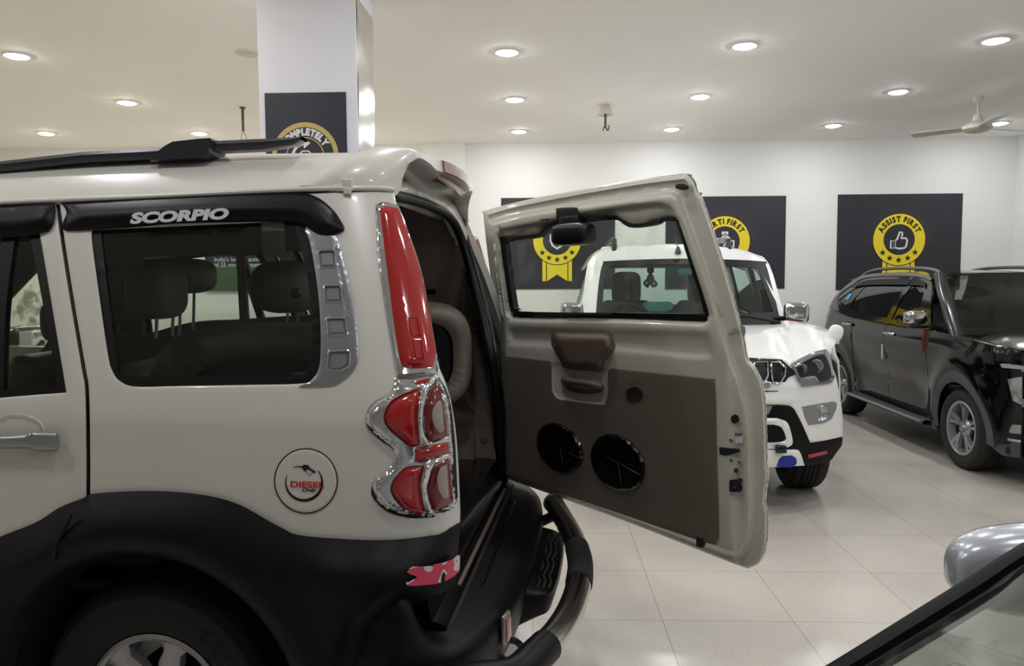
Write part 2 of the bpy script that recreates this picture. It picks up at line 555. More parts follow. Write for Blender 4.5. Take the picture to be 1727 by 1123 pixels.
def slab(name, x0, x1, y0, y1, z0, z1, mt):
    return struct(MB().box(((x0 + x1) / 2, (y0 + y1) / 2, (z0 + z1) / 2), (x1 - x0, y1 - y0, z1 - z0)).build(name, mt, sharp=20))
T = .15
slab('floor', XL, XR, YB, WY, -T, 0, 'floor_tile')
slab('ceiling', XL, XR, YB, WY, H, H + T, 'ceiling_plaster')
slab('wall_back', XL, XR, WY, WY + T, 0, H, 'wall_plaster')
slab('wall_right', XR, XR + T, YB, WY, 0, H, 'wall_plaster')
slab('wall_left', XL - T, XL, YB, WY, 0, H, 'wall_plaster')
slab('wall_front', XL, XR, YB - T, YB, 0, H, 'wall_plaster')
pa, pb_ = ROOM.P(714, 300, y=WY - .12).x, ROOM.P(784, 300, y=WY - .12).x
slab('trim_1', pa, pb_, WY - .12, WY - .001, 0, H, 'wall_plaster')
for k, (x0, x1) in enumerate([(XL, pa - .002), (pb_ + .002, XR - .012)]):
    slab('baseboard_back' if k == 0 else 'baseboard_back.001', x0, x1, WY - .012, WY, 0, .1, 'wall_plaster')
slab('baseboard_right', XR - .012, XR, YB, WY, 0, .1, 'wall_plaster')
# pillar with a polished steel sheet on its right face
PY = 4.6
px0, px1 = ROOM.P(434, 60, y=PY).x, ROOM.P(600, 60, y=PY).x
py1 = ROOM.P(629, 100, x=px1).y
pil = slab('pillar', px0, px1, PY, py1, 0, H, 'pillar_paint')
sh = MB()
rows = []
for i in range(25):
    z = .25 + (H - .35) * i / 24
    rows.append([Vector((px1 + .006 + .004 * math.sin(i * 1.7 + j), PY + .015 + (py1 - PY - .03) * j / 6, z)) for j in range(7)])
sh.grid(rows, (-.003, 0, 0))
sh.build('steel_sheet', 'steel', pil, sharp=60)

# ---------------------------------------------------------------- posters
mat('poster_black', (46, 44, 52), .5, noise=.05, nscale=3, bump=.05)
mat('poster_dark', (40, 40, 52), .45, noise=.08, nscale=3)
mat('poster_yellow', (246, 222, 48), .5)
mat('poster_gold', (206, 180, 110), .45)
mat('poster_ink', (44, 36, 16), .5)
mat('poster_white', (232, 232, 238), .5)
mat('poster_ray', (76, 74, 80), .5)
mat('poster_green', (74, 98, 72), .55, noise=.6, nscale=4)
PM = ['poster_black', 'poster_yellow', 'poster_ink', 'poster_white', 'poster_ray', 'poster_gold', 'poster_dark', 'poster_green']
class Flat:
    """Printed artwork: flat ink layers a fraction of a millimetre apart on a board."""
    def __init__(s, y): s.mb = MB(); s.y = y
    def poly(s, pts, k, lay):
        s.mb.mat(k).add([(x, s.y - lay * .0006, z) for x, z in pts], [list(range(len(pts)))])
    def ring(s, c, r0, r1, k, lay, n=72, a0=0, a1=2 * math.pi):
        full = abs(a1 - a0 - 2 * math.pi) < 1e-6; m = n if full else n + 1
        v = []
        for i in range(m):
            a = a0 + (a1 - a0) * i / n
            for r in (r0, r1): v.append((c[0] + r * math.cos(a), s.y - lay * .0006, c[1] + r * math.sin(a)))
        f = [[2 * i, 2 * i + 1, 2 * ((i + 1) % m) + 1, 2 * ((i + 1) % m)] for i in range(n if full else n)]
        s.mb.mat(k).add(v, f)
    def disc(s, c, r, k, lay, n=64):
        s.poly([(c[0] + r * math.cos(2 * math.pi * i / n), c[1] + r * math.sin(2 * math.pi * i / n)) for i in range(n)], k, lay)
    def star(s, c, r, k, lay, rot=0):
        s.poly([(c[0] + (r if i % 2 == 0 else r * .45) * math.sin(math.pi * i / 5 + rot), c[1] + (r if i % 2 == 0 else r * .45) * math.cos(math.pi * i / 5 + rot)) for i in range(10)], k, lay)
    def line(s, pts, w_, k, lay, closed=False):
        P = [Vector(p) for p in pts]; n = len(P)
        Lp, Rp = [], []
        for i in range(n):
            a = P[i - 1] if (i or closed) else P[i]; b_ = P[(i + 1) % n] if (i < n - 1 or closed) else P[i]
            t = (b_ - a).normalized(); q = Vector((-t.y, t.x)) * w_ / 2
            Lp.append(P[i] + q); Rp.append(P[i] - q)
        for i in range(n if closed else n - 1):
            j = (i + 1) % n
            s.poly([tuple(Lp[i]), tuple(Lp[j]), tuple(Rp[j]), tuple(Rp[i])], k, lay)
    def arc_text(s, txt, c, r, size, step, k, lay, bold=.02, mid=math.pi / 2):
        gl = {ch: text2d(ch, size, bold, sx=.86) for ch in set(txt) if ch != ' '}
        wd = [(max(x for x, _ in gl[ch][0]) - min(x for x, _ in gl[ch][0]) + size * .13) if ch != ' ' else size * .3 for ch in txt]
        k_ = step / sum(wd); adv = [q * k_ for q in wd]
        tot = sum(adv); a = mid + tot / 2
        for ch, ad in zip(txt, adv):
            a -= ad / 2
            if ch != ' ':
                v, f = gl[ch]; o_ = (max(x for x, _ in v) + min(x for x, _ in v)) / 2; v = [(x - o_, z) for x, z in v]
                cs, sn = math.cos(a - math.pi / 2), math.sin(a - math.pi / 2)
                bx, bz = c[0] + r * math.cos(a), c[1] + r * math.sin(a)
                s.mb.mat(k).add([(bx + x * cs - z * sn, s.y - lay * .0006, bz + x * sn + z * cs) for x, z in v], f)
            a -= ad / 2
    def text(s, txt, x, z, size, k, lay, bold=0, align='LEFT'):
        v, f = text2d(txt, size, bold, align=align)
        s.mb.mat(k).add([(x + a, s.y - lay * .0006, z + b_) for a, b_ in v], f)
    def board(s, x0, x1, z0, z1, k):
        s.mb.mat(k).box(((x0 + x1) / 2, s.y + .004, (z0 + z1) / 2), (x1 - x0, .0075, z1 - z0))
    def done(s, label, group=None):
        return tag(s.mb.build('wall_poster', PM, smooth=False, recalc=False), label, 'poster', group)
WPL = WY - .009
def Wp(px, py):
    p = ROOM.P(px, py, y=WPL); return (p.x, p.z)
def medal(fl, c, r, txt, ribbon_len=1.7):
    for i in range(46):
        a = math.radians(-8 + 196 * i / 45)
        r0, r1 = r * 1.06, r * random.uniform(1.25, 1.62)
        t = .004
        ca, sa = math.cos(a), math.sin(a)
        fl.poly([(c[0] + r0 * ca - t * sa, c[1] + r0 * sa + t * ca), (c[0] + r0 * ca + t * sa, c[1] + r0 * sa - t * ca), (c[0] + r1 * ca, c[1] + r1 * sa)], 4, 1)
    h = ribbon_len * r; hw = r * .62
    for a, b_ in ((-hw, -hw + .15 * r), (hw - .15 * r, hw)):
        fl.poly([(c[0] + a, c[1]), (c[0] + b_, c[1]), (c[0] + b_, c[1] - h), (c[0] + a, c[1] - h)], 1, 2)
    iw = hw - .19 * r
    fl.poly([(c[0] - hw - .02, c[1]), (c[0] + hw + .02, c[1]), (c[0] + hw + .02, c[1] - r * .98), (c[0] - hw - .02, c[1] - r * .98)], 2, 1)
    fl.poly([(c[0] - iw, c[1]), (c[0] - iw, c[1] - h), (c[0], c[1] - h + .28 * r), (c[0] + iw, c[1] - h), (c[0] + iw, c[1])], 1, 2)
    fl.ring(c, 0.05, r * 1.035, 2, 3); fl.ring(c, r * .6, r, 1, 4); fl.disc(c, r * .58, 0, 5)
    fl.arc_text(txt, c, r * .7, r * .29, math.radians(len(txt) * 11.6), 2, 6, .006)
    for k in range(5):
        a = math.radians(270 + (k - 2) * 25.5)
        fl.star((c[0] + r * .8 * math.cos(a), c[1] + r * .8 * math.sin(a)), r * .13, 2, 6, 0)
GRP = 'black award posters along the back wall'
# shield poster
f = Flat(WPL); a = Wp(845, 334); b_ = Wp(1037, 487); f.board(a[0], b_[0], b_[1], a[1], 0)
c = Wp(939.6, 405.5); R_ = .318; medal(f, c, R_, 'WARRANTY')
f.line([(c[0] + x * R_, c[1] + z * R_) for x, z in [(0, .34), (-.12, .27), (-.27, .23), (-.27, -.02), (-.2, -.2), (0, -.34), (.2, -.2), (.27, -.02), (.27, .23), (.12, .27)]], .028, 3, 7, True)
f.line([(c[0] + x * R_, c[1] + z * R_) for x, z in [(-.12, .0), (-.02, -.1), (.15, .1)]], .03, 3, 7)
f.done('black poster with yellow medal and white shield behind the open rear door', GRP)
# engine poster
f = Flat(WPL); a = Wp(1123, 332); b_ = Wp(1323, 486.5); f.board(a[0], b_[0], b_[1], a[1], 0)
c = Wp(1222, 407); R_ = .33; medal(f, c, R_, 'CERTI FIRST')
f.line([(c[0] + x * R_, c[1] + z * R_) for x, z in [(-.3, .1), (-.14, .1), (-.08, .19), (.12, .19), (.2, .1), (.2, .02), (.36, .02), (.36, -.22), (.2, -.22), (.12, -.26), (-.2, -.26), (-.28, -.14), (-.3, -.14)]], .024, 3, 7, True)
f.line([(c[0] - .42 * R_, c[1] + .12 * R_), (c[0] - .42 * R_, c[1] - .18 * R_)], .024, 3, 7)
f.line([(c[0] - .12 * R_, c[1] + .33 * R_), (c[0] + .14 * R_, c[1] + .33 * R_)], .04, 3, 7); f.line([(c[0], c[1] + .33 * R_), (c[0], c[1] + .2 * R_)], .02, 3, 7)
f.line([(c[0] + x * R_, c[1] + z * R_) for x, z in [(.06, .12), (-.05, -.02), (.05, -.04), (-.04, -.2)]], .02, 3, 7)
f.done('black poster with yellow medal and white engine symbol above the white car', GRP)
# thumb poster
f = Flat(WPL); a = Wp(1413.5, 328); b_ = Wp(1618.5, 488); f.board(a[0], b_[0], b_[1], a[1], 0)
c = Wp(1516.3, 404); R_ = .335; medal(f, c, R_, 'ASSIST FIRST')
f.line([(c[0] + x * R_, c[1] + z * R_) for x, z in [(-.32, -.05), (-.18, -.05), (-.18, -.33), (-.32, -.33)]], .022, 3, 7, True)
f.line([(c[0] + x * R_, c[1] + z * R_) for x, z in [(-.16, -.05), (-.08, .02), (.02, .3), (.1, .28), (.12, .18), (.07, .05), (.26, .05), (.31, -.02), (.27, -.27), (.2, -.33), (-.02, -.35), (-.16, -.3)]], .024, 3, 7, True)
f.done('black poster with yellow medal and white thumbs up above the black car', GRP)
# free-standing board in front of the pillar, seen through the car windows
BY = 4.42
def Bp(px, py):
    p = ROOM.P(px, py, y=BY); return (p.x, p.z)
mat('board_white', (232, 234, 230), .5)
bx0, bx1 = Bp(228, 500)[0], Bp(612, 500)[0]
t = thing('display_board', 'white standing display board with a green landscape poster in front of the pillar', 'display board', loc=((bx0 + bx1) / 2, BY + .02, 0))
hw_ = (bx1 - bx0) / 2
MB().box((0, .012, 1.08), (hw_ * 2, .024, 1.9), .004).build('panel', 'board_white', t)
for sx_ in (-hw_ * .8, hw_ * .8):
    MB().box((sx_, .02, .07), (.05, .12, .14), .01).build('foot', 'dull_silver', t)
f = Flat(BY); a = Bp(341, 300); b_ = Bp(560, 489)
a = (a[0], 1.95)
f.board(a[0], b_[0], b_[1], a[1], 6)
a2 = Bp(341, 446); b2 = Bp(560, 489)
rows_ = [(a2[0] + (b2[0] - a2[0]) * i / 12, a2[1] + .012 * math.sin(i * 1.9)) for i in range(13)]
f.poly([(a2[0], b2[1]), (b2[0], b2[1])] + rows_[::-1], 7, 1)
t0 = Bp(361, 441); t1 = Bp(361, 450)
f.text("India's largest auto com", t0[0], t0[1], .036, 3, 3, .0003); f.text("of 25 mn+ consumers", t1[0], t1[1], .036, 3, 3, .0003)
f.done('green and dark landscape poster with white writing fixed on the standing display board')
# pillar poster
f = Flat(PY - .008)
def Pp(px, py):
    p = ROOM.P(px, py, y=PY - .008); return (p.x, p.z)
a = Pp(446, 157); b_ = Pp(586, 300); f.board(a[0], b_[0], b_[1] - .25, a[1], 6)
c = Pp(515, 264); R_ = .203
f.ring(c, R_ * .86, R_, 5, 2); f.ring(c, .01, R_ * .86, 2, 1); f.disc(c, R_ * .858, 0, 2); f.ring(c, R_ * .54, R_ * .57, 5, 3)
f.arc_text('COMPLETELY', c, R_ * .63, R_ * .27, math.radians(128), 3, 4, .004)
for s0 in (60, 240):
    f.ring(c, R_ * .33, R_ * .41, 3, 4, 30, math.radians(s0 + 40), math.radians(s0 + 130))
    ang = math.radians(s0 + 38)
    q = Vector((c[0] + R_ * .37 * math.cos(ang), c[1] + R_ * .37 * math.sin(ang))); t = Vector((math.sin(ang), -math.cos(ang))); nrm = Vector((math.cos(ang), math.sin(ang)))
    f.poly([tuple(q + nrm * .028), tuple(q + t * .045), tuple(q - nrm * .028)], 3, 4)
f.line([(c[0] + x * R_, c[1] + z * R_) for x, z in [(-.24, -.08), (-.2, .05), (-.08, .16), (.1, .16), (.2, .05), (.25, -.02), (.25, -.1)]], .008, 3, 4, True)
f.done('dark poster with gold ring and COMPLETELY lettering on the white pillar')

# ---------------------------------------------------------------- ceiling lights
mat('light_ring', (235, 233, 228), .5)
mat('diffuser', (255, 252, 244), .5, emit=((250, 252, 255), LAMP))
mat('diffuser_warm', (255, 240, 215), .5, emit=((255, 249, 236), LAMP * 1.08))
mat('diffuser_off', (222, 216, 200), .6)
rows_px = {0: [(28, 93), (418, 89), (855, 87), (1256, 76), (1679, 67)], 1: [(214, 172), (541, 170), (868, 167), (1181, 162), (1515, 154)],
           2: [(78, 224), (336, 224), (606, 223), (875, 221), (1133, 217), (1405, 211), (1686, 207)]}
spots = []
for r, lst in rows_px.items():
    for p in lst:
        q = ROOM.P(*p, z=H); spots.append((q.x, q.y, p != (418, 89), r, p))
xs_ = [ROOM.P(*p, z=H).x for p in rows_px[0]]
dy = 1.6
for k, yy in enumerate([4.45, 2.85, 1.25, -.35, -1.95, -3.55, -5.15]):
    for j, x in enumerate(xs_):
        if yy > 1 or (x > .5 and yy > -1): spots.append((x, yy, True, 3 + k, None))
for (x, yy) in [(-6.6, 7.6), (-6.6, 4.45)]: spots.append((x, yy, True, 9, None))
first = None
names = {(28, 93): 'bright round downlight, furthest left of the nearest row in view', (418, 89): 'unlit round downlight in the ceiling just left of the pillar',
 (855, 87): 'bright round downlight, largest and directly above the open rear door', (1256, 76): 'bright round downlight in the nearest row, above the white parked car',
 (1679, 67): 'bright round downlight in the nearest row, at the upper right corner', (214, 172): 'bright round downlight in the middle row, left of the pillar',
 (541, 170): 'round downlight of the middle row behind the pillar', (868, 167): 'bright round downlight in the middle row, just right of the pillar',
 (1181, 162): 'bright round downlight in the middle row, right of the bare fan mount', (1515, 154): 'bright round downlight in the middle row, left of the ceiling fan',
 (78, 224): 'bright round downlight in the farthest row, at the far left', (336, 224): 'bright round downlight in the farthest row, left of the bare hanging rod',
 (606, 223): 'round downlight of the farthest row behind the pillar', (875, 221): 'bright round downlight in the farthest row, left of the bare fan mount',
 (1133, 217): 'bright round downlight in the farthest row, just right of the bare fan mount', (1405, 211): 'bright round downlight in the farthest row, above the gap between two posters',
 (1686, 207): 'bright round downlight in the farthest row, beside the ceiling fan'}
for (x, yy, on, r, p) in spots:
    lab = names.get(p, 'round ceiling downlight above the photographer')
    if first is None:
        t = thing('downlight', lab, 'ceiling light', loc=(x, yy, H), group='round ceiling downlights')
        MB().lathe([(.078, -.004), (.080, -.010), (.092, -.012), (.098, -.006), (.1, .001)], ax=2, n=40).build('light_ring', 'light_ring', t)
        MB().lathe([(.079, -.006), (.077, -.013), (.066, -.019), (.04, -.022), (0, -.023)], ax=2, n=28).build('diffuser', 'diffuser', t); first = t
        continue
    t = first.copy(); COL.objects.link(t); t.location = (x, yy, H); t['label'] = lab
    for ch in first.children:
        c2 = ch.copy(); COL.objects.link(c2); c2.parent = t
        if not on and ch.name.startswith('diffuser'):
            c2.data = ch.data.copy(); c2.data.materials[0] = MATS['diffuser_off']
        elif ch.name.startswith('diffuser') and x < -.3 and yy > 4:
            c2.data = ch.data.copy(); c2.data.materials[0] = MATS['diffuser_warm']
# ---------------------------------------------------------------- fan and bare mounts
mat('fan_white', (214, 208, 196), .4); mat('rod_steel', (96, 86, 70), .5, .6)
q = ROOM.P(1650, 163, z=H)
t = thing('ceiling_fan', 'white three bladed ceiling fan hanging at the right above the black car', 'ceiling fan', loc=(q.x, q.y, H))
MB().lathe([(.0, 0), (.05, 0), (.05, -.03), (.03, -.06), (0.012, -.06)], ax=2, n=24).build('canopy', 'fan_white', t)
zb = ROOM.P(1650, 216, y=q.y).z - H
MB().tube([(0, 0, -.03), (0, 0, zb + .06)], .011).build('rod', 'fan_white', t)
mo = MB().lathe([(0, zb + .13), (.035, zb + .13), (.05, zb + .07), (.1, zb + .045), (.135, zb + .02), (.135, zb - .01), (.1, zb - .035), (.04, zb - .05), (0, zb - .05)], ax=2, n=32).build('motor', 'fan_white', t)
for k in range(3):
    a = math.radians(20 + 120 * k); R3 = Matrix.Rotation(a, 3, 'Z')
    rows = []
    for i in range(9):
        u_ = .12 + .48 * i / 8; hw = .04 + .03 * math.sin(min(1, i / 5) * math.pi / 2)
        rows.append([R3 @ Vector((u_, s * hw, zb + s * .012 + .004)) for s in (-1, -.5, 0, .5, 1)])
    MB().grid(rows, (0, 0, -.004)).build('blade', 'fan_white', t)
q = ROOM.P(1021, 177, z=H)
t = thing('fan_mount', 'bare fan mount with white canopy cup and hooked rod in the middle of the ceiling', 'ceiling mount', loc=(q.x, q.y, H))
MB().lathe([(.0, 0), (.045, 0), (.055, -.04), (.085, -.1), (.08, -.105), (0, -.09)], ax=2, n=28).build('canopy', 'fan_white', t)
zb = ROOM.P(1021, 221, y=q.y).z - H
MB().tube([(0, 0, -.05), (0, 0, zb + .03)], .013).tube([(0, 0, zb + .05), (.02, 0, zb + .01), (.035, 0, zb + .02), (.035, 0, zb + .06)], .007, sm=4).tube([(-.004, 0, zb + .05), (-.02, 0, zb + .03), (-.02, 0, zb)], .006).build('rod', 'rod_steel', t)
q = ROOM.P(409, 181, z=H)
t = thing('hanging_rod', 'thin bare fan rod with two wires hanging left of the pillar', 'ceiling mount', loc=(q.x, q.y, H))
zb = ROOM.P(409, 221, y=q.y).z - H
MB().lathe([(.0, 0), (.03, 0), (.03, -.012), (0, -.012)], ax=2, n=20).build('plate', 'rod_steel', t)
MB().tube([(0, 0, 0), (0, 0, zb)], .014).build('rod', 'rod_steel', t)
MB().tube([(0, 0, zb), (-.02, 0, zb - .05), (-.025, 0, zb - .1)], .003, 6).tube([(0, 0, zb), (.02, 0, zb - .04), (.035, 0, zb - .09)], .003, 6).build('wire', 'rod_steel', t)
# ================================================================== NEAR WHITE CAR (rear three quarter in the left of the photo)
C1 = Frame(-1.087, 2.00, 4.9)
WC = .89                                    # half width: centre plane y
car1 = thing('car', 'cream white boxy off-road car with black lower cladding and its rear door swung open', 'car', C1)
def lean(z):
    k = max(0, z - 1.2)
    return .20 * (k / .55) ** 1.25 * .85
def rearx(z): return .62 - .30 * max(0, z - 1.25)
def side_fn(p):
    y = lean(p.z)
    t = (p.x - rearx(p.z)) / .25
    if t > 0:
        y += .22 * (1 - math.sqrt(1 - min(t, 1) ** 2)) + (max(0, t - 1)) * 3
    if p.z < 1.1: y += .02 * ((1.1 - max(p.z, .6)) / .5) ** 2 * 0
    return y
S1 = Surf(C1, 1, side_fn, -1, 1.2, 4.6)
def loc1(x, z, off=0): # local coordinates straight on to the side surface
    p = Vector((x, 0, z)); p.y = side_fn(p) - off; return p
def R1x(p): return .78 - .30 * max(0, p.z - 1.25)
R1 = Surf(C1, 0, R1x, 1, 1.9, 5.2)
near1 = []          # parts mirrored to the far side afterwards
def side(name, outl, mt, parent=car1, mir=True, mp=None, **k):
    o = panel(name, outl, mp or S1, mt, parent, toward=C1.cl, **k)
    if mir: near1.append(o)
    return o
# --- quarter body side
win = curve([(156, 388, 1), (157, 420), (181, 590), (190, 626), (203, 643), (229, 652), (300, 651), (420, 649), (505, 647), (531, 638), (541, 600), (538, 508), (525, 419), (512, 372, 1)])
gapx = [(97, 340), (108, 420), (125, 520), (142, 620), (148, 660), (150, 760), (150, 842)]
quarter = curve([(100, 341, 1), (350, 332), (590, 322), (664, 318, 1), (668, 340), (690, 400), (716, 490), (741, 620, 1), (758, 665), (770, 740), (776, 850), (775, 885), (772, 905, 1), (745, 925), (700, 940, 1),
                 (520, 930, 1), (440, 905), (330, 870), (152, 870, 1), (152, 760), (150, 660), (144, 620), (127, 520), (111, 420)])
lampcut = None
body = side('quarter_panel', quarter, 'paint', holes=[win], sp=13, th=.03, roll=.004, rollpx=4)
# rear door, extends left out of the frame
def X2(x, z): # px of a point on the side surface
    return proj(C1.W(loc1(x, z)))
dl_ = [X2(-1.22, 1.80), X2(-1.20, 1.2), X2(-1.18, .62)]
dwin = [X2(-1.08, 1.68), X2(-1.1, 1.19)]
door = curve([(*dl_[0], 1), (0, 344), (94, 341, 1), (105, 420), (121, 520), (138, 620), (144, 660), (146, 760), (146, 850, 1), (60, 960), (-60, 1090, 1), (*dl_[2], 1), (*dl_[1], 1)])
dwh = curve([(*dwin[0], 1), (0, 392), (66, 389, 1), (85, 500), (112, 662, 1), (0, 671), (*dwin[1], 1)])
side('rear_door_panel', door, 'paint', holes=[dwh], sp=26, th=.03, roll=.004, rollpx=4)
# black rubber line in the door gap
gap = MB(); gap.tube([S1(x - 1.5, y, -.012) for x, y in gapx], .0055, 6, sm=4)
near1.append(gap.build('door_seal', 'seal', car1))
# door window frame and glass
dfr_in = curve([(dwin[0][0] + 14, dwin[0][1] + 8, 1), (0, 398), (50, 396, 1), (70, 500), (97, 650, 1), (0, 658), (dwin[1][0] + 14, dwin[1][1] - 12, 1)])
side('door_window_frame', dwh, 'seal', holes=[dfr_in], sp=24, th=.012, mp=lambda x, y, o=0: S1(x, y, o - .004))
side('door_window_glass', dwh, 'tint_glass', sp=40, th=0, mp=lambda x, y, o=0: S1(x, y, o - .014))
side('window_divider', curve([(4, 392, 1), (26, 392, 1), (10, 520), (4, 668, 1), (-16, 668, 1), (-10, 520)]), 'seal', sp=26, th=.02, mp=lambda x, y, o=0: S1(x, y, o - .006))
# quarter window
hin = curve([(171, 392, 1), (172, 410), (197, 612), (200, 626), (212, 634), (240, 635), (400, 632), (500, 628), (517, 622), (525, 600), (523, 500), (508, 418), (494, 376, 1)])
side('window_surround', win, 'seal', holes=[hin], sp=14, th=.01, mp=lambda x, y, o=0: S1(x, y, o - .006), relief=lambda x, y, d: .004 * sst(d / 5))
side('quarter_window_glass', win, 'tint_glass', sp=40, th=0, mp=lambda x, y, o=0: S1(x, y, o - .012))
for p in [(183, 452), (199, 549), (496, 495)]:
    q = S1(*p, -.02)
    near1.append(MB().lathe([(0, -.004), (.012, -.003), (.014, .004), (.014, .02), (0, .02)], q, 1, 20).build('glass_clip', 'seal', car1))
# metallic vent trim behind the quarter window
sq = [[(538.4, 424.6), (563, 424), (565, 449), (541, 450.5)], [(548, 483.5), (573, 483), (575.5, 508), (549.5, 508.5)], [(552.6, 539), (581, 538), (584, 563), (554, 564)], [(556, 595), (588, 593), (587, 618), (575, 624), (553, 623)]]
sqs = [SD(s) for s in sq]
def vent_rel(x, y, d):
    h = .003 * sst(d / 4)
    for s in sqs:
        v = s(x, y); h -= .006 * sst((v + 1) / 2.5)
        if -4 < v < 0: h += .003 * (1 - abs(v + 2) / 2)
    ln = abs(x - (563 + (y - 396) * .16)) if y < 560 else 99
    if ln < 2: h -= .002
    return h
vent = side('vent_trim', curve([(513.7, 386.4, 1), (564.8, 392, 1), (581, 441.8), (597.7, 514), (604, 590), (598.5, 619.6), (577, 642), (555, 650.5), (503.8, 652, 1), (527, 639.4), (540, 606), (538.4, 507.6), (525, 418.7)]),
            'satin_chrome', sp=4.5, th=.006, mp=lambda x, y, o=0: S1(x, y, o + .004), relief=vent_rel, sharp=25, cont=[(s, [-4, -2, -1, 1.5]) for s in sq])
for s in sq:
    c_ = (sum(p[0] for p in s) / len(s), sum(p[1] for p in s) / len(s))
    s2 = [(c_[0] + (p[0] - c_[0]) * .74, c_[1] + (p[1] - c_[1]) * .74) for p in s]
    panel('vent_inset', s2, lambda x, y, o=0: S1(x, y, o + .0035), 'satin_chrome', vent, sp=12, th=.002, toward=C1.cl)
# rain visors
def visor_rel(d, x, y, top, k=.026, wpx=26): return k * math.sin(min(1, max(0, d) / wpx) * math.pi / 2)
vis = side('rain_visor', curve([(103, 342, 1), (250, 333), (380, 327), (470, 324), (510, 325), (538, 334), (562, 354), (576, 374), (581, 386), (575, 392), (556, 398), (535, 396), (518, 384), (500, 377), (455, 374), (300, 377), (215, 384), (130, 389), (108, 388), (105, 378), (112, 358)]),
           'black_plastic', sp=8, th=.004, mp=lambda x, y, o=0: S1(x, y, o + .006), relief=lambda x, y, d: visor_rel(d, x, y, 0), roll=.004, rollpx=3, sharp=60)
v2l = X2(-1.2, 1.78); v2b = X2(-1.2, 1.70)
side('rain_visor', curve([(*v2l, 1), (-60, 350), (90, 341, 1), (94, 352), (92, 372), (85, 386), (70, 393), (0, 401), (*v2b, 1)]), 'black_plastic', sp=12, th=.004,
     mp=lambda x, y, o=0: S1(x, y, o + .006), relief=lambda x, y, d: visor_rel(d, x, y, 0), sharp=60)
# lettering on the visor
v, f = text2d('SCORPIO', 30, 1.7, .18, 1.23)
x0_, x1_ = min(p[0] for p in v), max(p[0] for p in v); y0_, y1_ = min(p[1] for p in v), max(p[1] for p in v)
lm = MB()
def vis_pt(a, b_):
    u_ = (a - x0_) / (x1_ - x0_); vv_ = (b_ - y0_) / (y1_ - y0_)
    px, py = 219 + 167 * u_, 378 - 19.5 * vv_ - 6.5 * u_ - 2 * u_
    return S1(px, py, .037)
lm.add([vis_pt(a, b_) for a, b_ in v], f).build('lettering', 'letter_grey', vis, recalc=False, smooth=False)
# gutter line and clip
gm = MB(); gm.tube([S1(x, y, .006) for x, y in [(-330, 362), (-150, 351), (0, 341.5), (200, 333.5), (400, 324), (520, 319), (590, 317.5), (640, 317.5), (664, 320)]], .0075, 8, sm=4)
near1.append(gm.build('roof_gutter', 'paint', car1))
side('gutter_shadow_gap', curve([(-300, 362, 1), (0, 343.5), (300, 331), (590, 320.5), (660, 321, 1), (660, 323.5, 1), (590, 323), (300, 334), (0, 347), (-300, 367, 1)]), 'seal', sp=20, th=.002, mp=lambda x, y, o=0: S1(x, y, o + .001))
q = S1(586, 312, .012)
MB().box(q, (.030, .012, .034), .003).box(S1(586, 322, .012), (.022, .01, .02), .003).build('gutter_clip', 'paint', car1)
# fuel cap
fc = S1(516, 811)
mat('groove_brown', (46, 38, 30), .7)
fm = MB(); ring = [S1(516 + 53 * math.cos(a), 811 + 54.5 * math.sin(a), .0006) for a in [2 * math.pi * i / 60 for i in range(60)]]
fm.tube(ring, .0017, 6, closed=True).build('fuel_cap_groove', 'groove_brown', car1)
cap = panel('fuel_cap', [(516 + 51.5 * math.cos(a), 811 + 53 * math.sin(a)) for a in [2 * math.pi * i / 60 for i in range(60)]], S1, 'paint', car1, sp=12, th=.003, roll=.0015, rollpx=4, relief=lambda x, y, d: .003, toward=C1.cl)
dm = MB()
def cp_(x, y, o=.0042): return S1(x, y, o)
def sticker(pts, k, o=.0042):
    dm.mat(k).add([cp_(x, y, o) for x, y in pts], [list(range(len(pts)))])
def cz(pts): return [(440 + x / 8.022, 740 + y / 8.022) for x, y in pts]
arc = []
cxx, cyy, rr_ = 585, 610, 248
n = 60
for i in range(n + 1):
    a = math.radians(210 - 254 * i / n) # screen angle measured from +x, y up
    wd = 3 + 26 * math.sin(math.pi * min(1, i / n) * .95) ** 1.3
    arc.append((a, wd))
pts_o = [(cxx + (rr_ + 4) * math.cos(a), cyy - (rr_ + 4) * math.sin(a)) for a, w_ in arc]
# crescent drawn counter-clockwise from upper left, round the bottom, to the nozzle
oo, ii = [], []
for i in range(n + 1):
    a = math.radians(152 + 252 * i / n)
    wd = (6 + 36 * math.sin(math.pi * (i / n) * .92)) * (1 if i < n * .86 else 1 - .35 * (i - n * .86) / (n * .14))
    oo.append((cxx + 262 * math.cos(a) * .985, cyy - 10 - 262 * math.sin(a) * .96)); ii.append((cxx + (262 - wd) * math.cos(a) * .985, cyy - 10 - (262 - wd) * math.sin(a) * .96))
for i in range(n): sticker(cz([oo[i], oo[i + 1], ii[i + 1], ii[i]]), 0)
nz = [(428, 390), (450, 376), (500, 366), (555, 372), (580, 350), (620, 352), (650, 365), (665, 395), (738, 440), (742, 460), (715, 462), (700, 450), (640, 415), (615, 415), (610, 450), (590, 438), (570, 412), (545, 388), (495, 382), (455, 386)]
def earcut_sticker(pts, k, o):
    pts = cz(pts); vo, eo, fo, *_ = delaunay_2d_cdt([Vector(p) for p in pts], [(i, (i + 1) % len(pts)) for i in range(len(pts))], [], 1, 1e-5)
    dm.mat(k).add([cp_(q.x, q.y, o) for q in vo], [list(t) for t in fo])
earcut_sticker(nz, 0, .0044)
for seg in [[(606, 450), (658, 495)], [(658, 495), (703, 455)]]:
    (ax_, ay_), (bx_, by_) = seg; sticker(cz([(ax_, ay_ - 4), (bx_, by_ - 4), (bx_, by_ + 5), (ax_, ay_ + 5)]), 0)
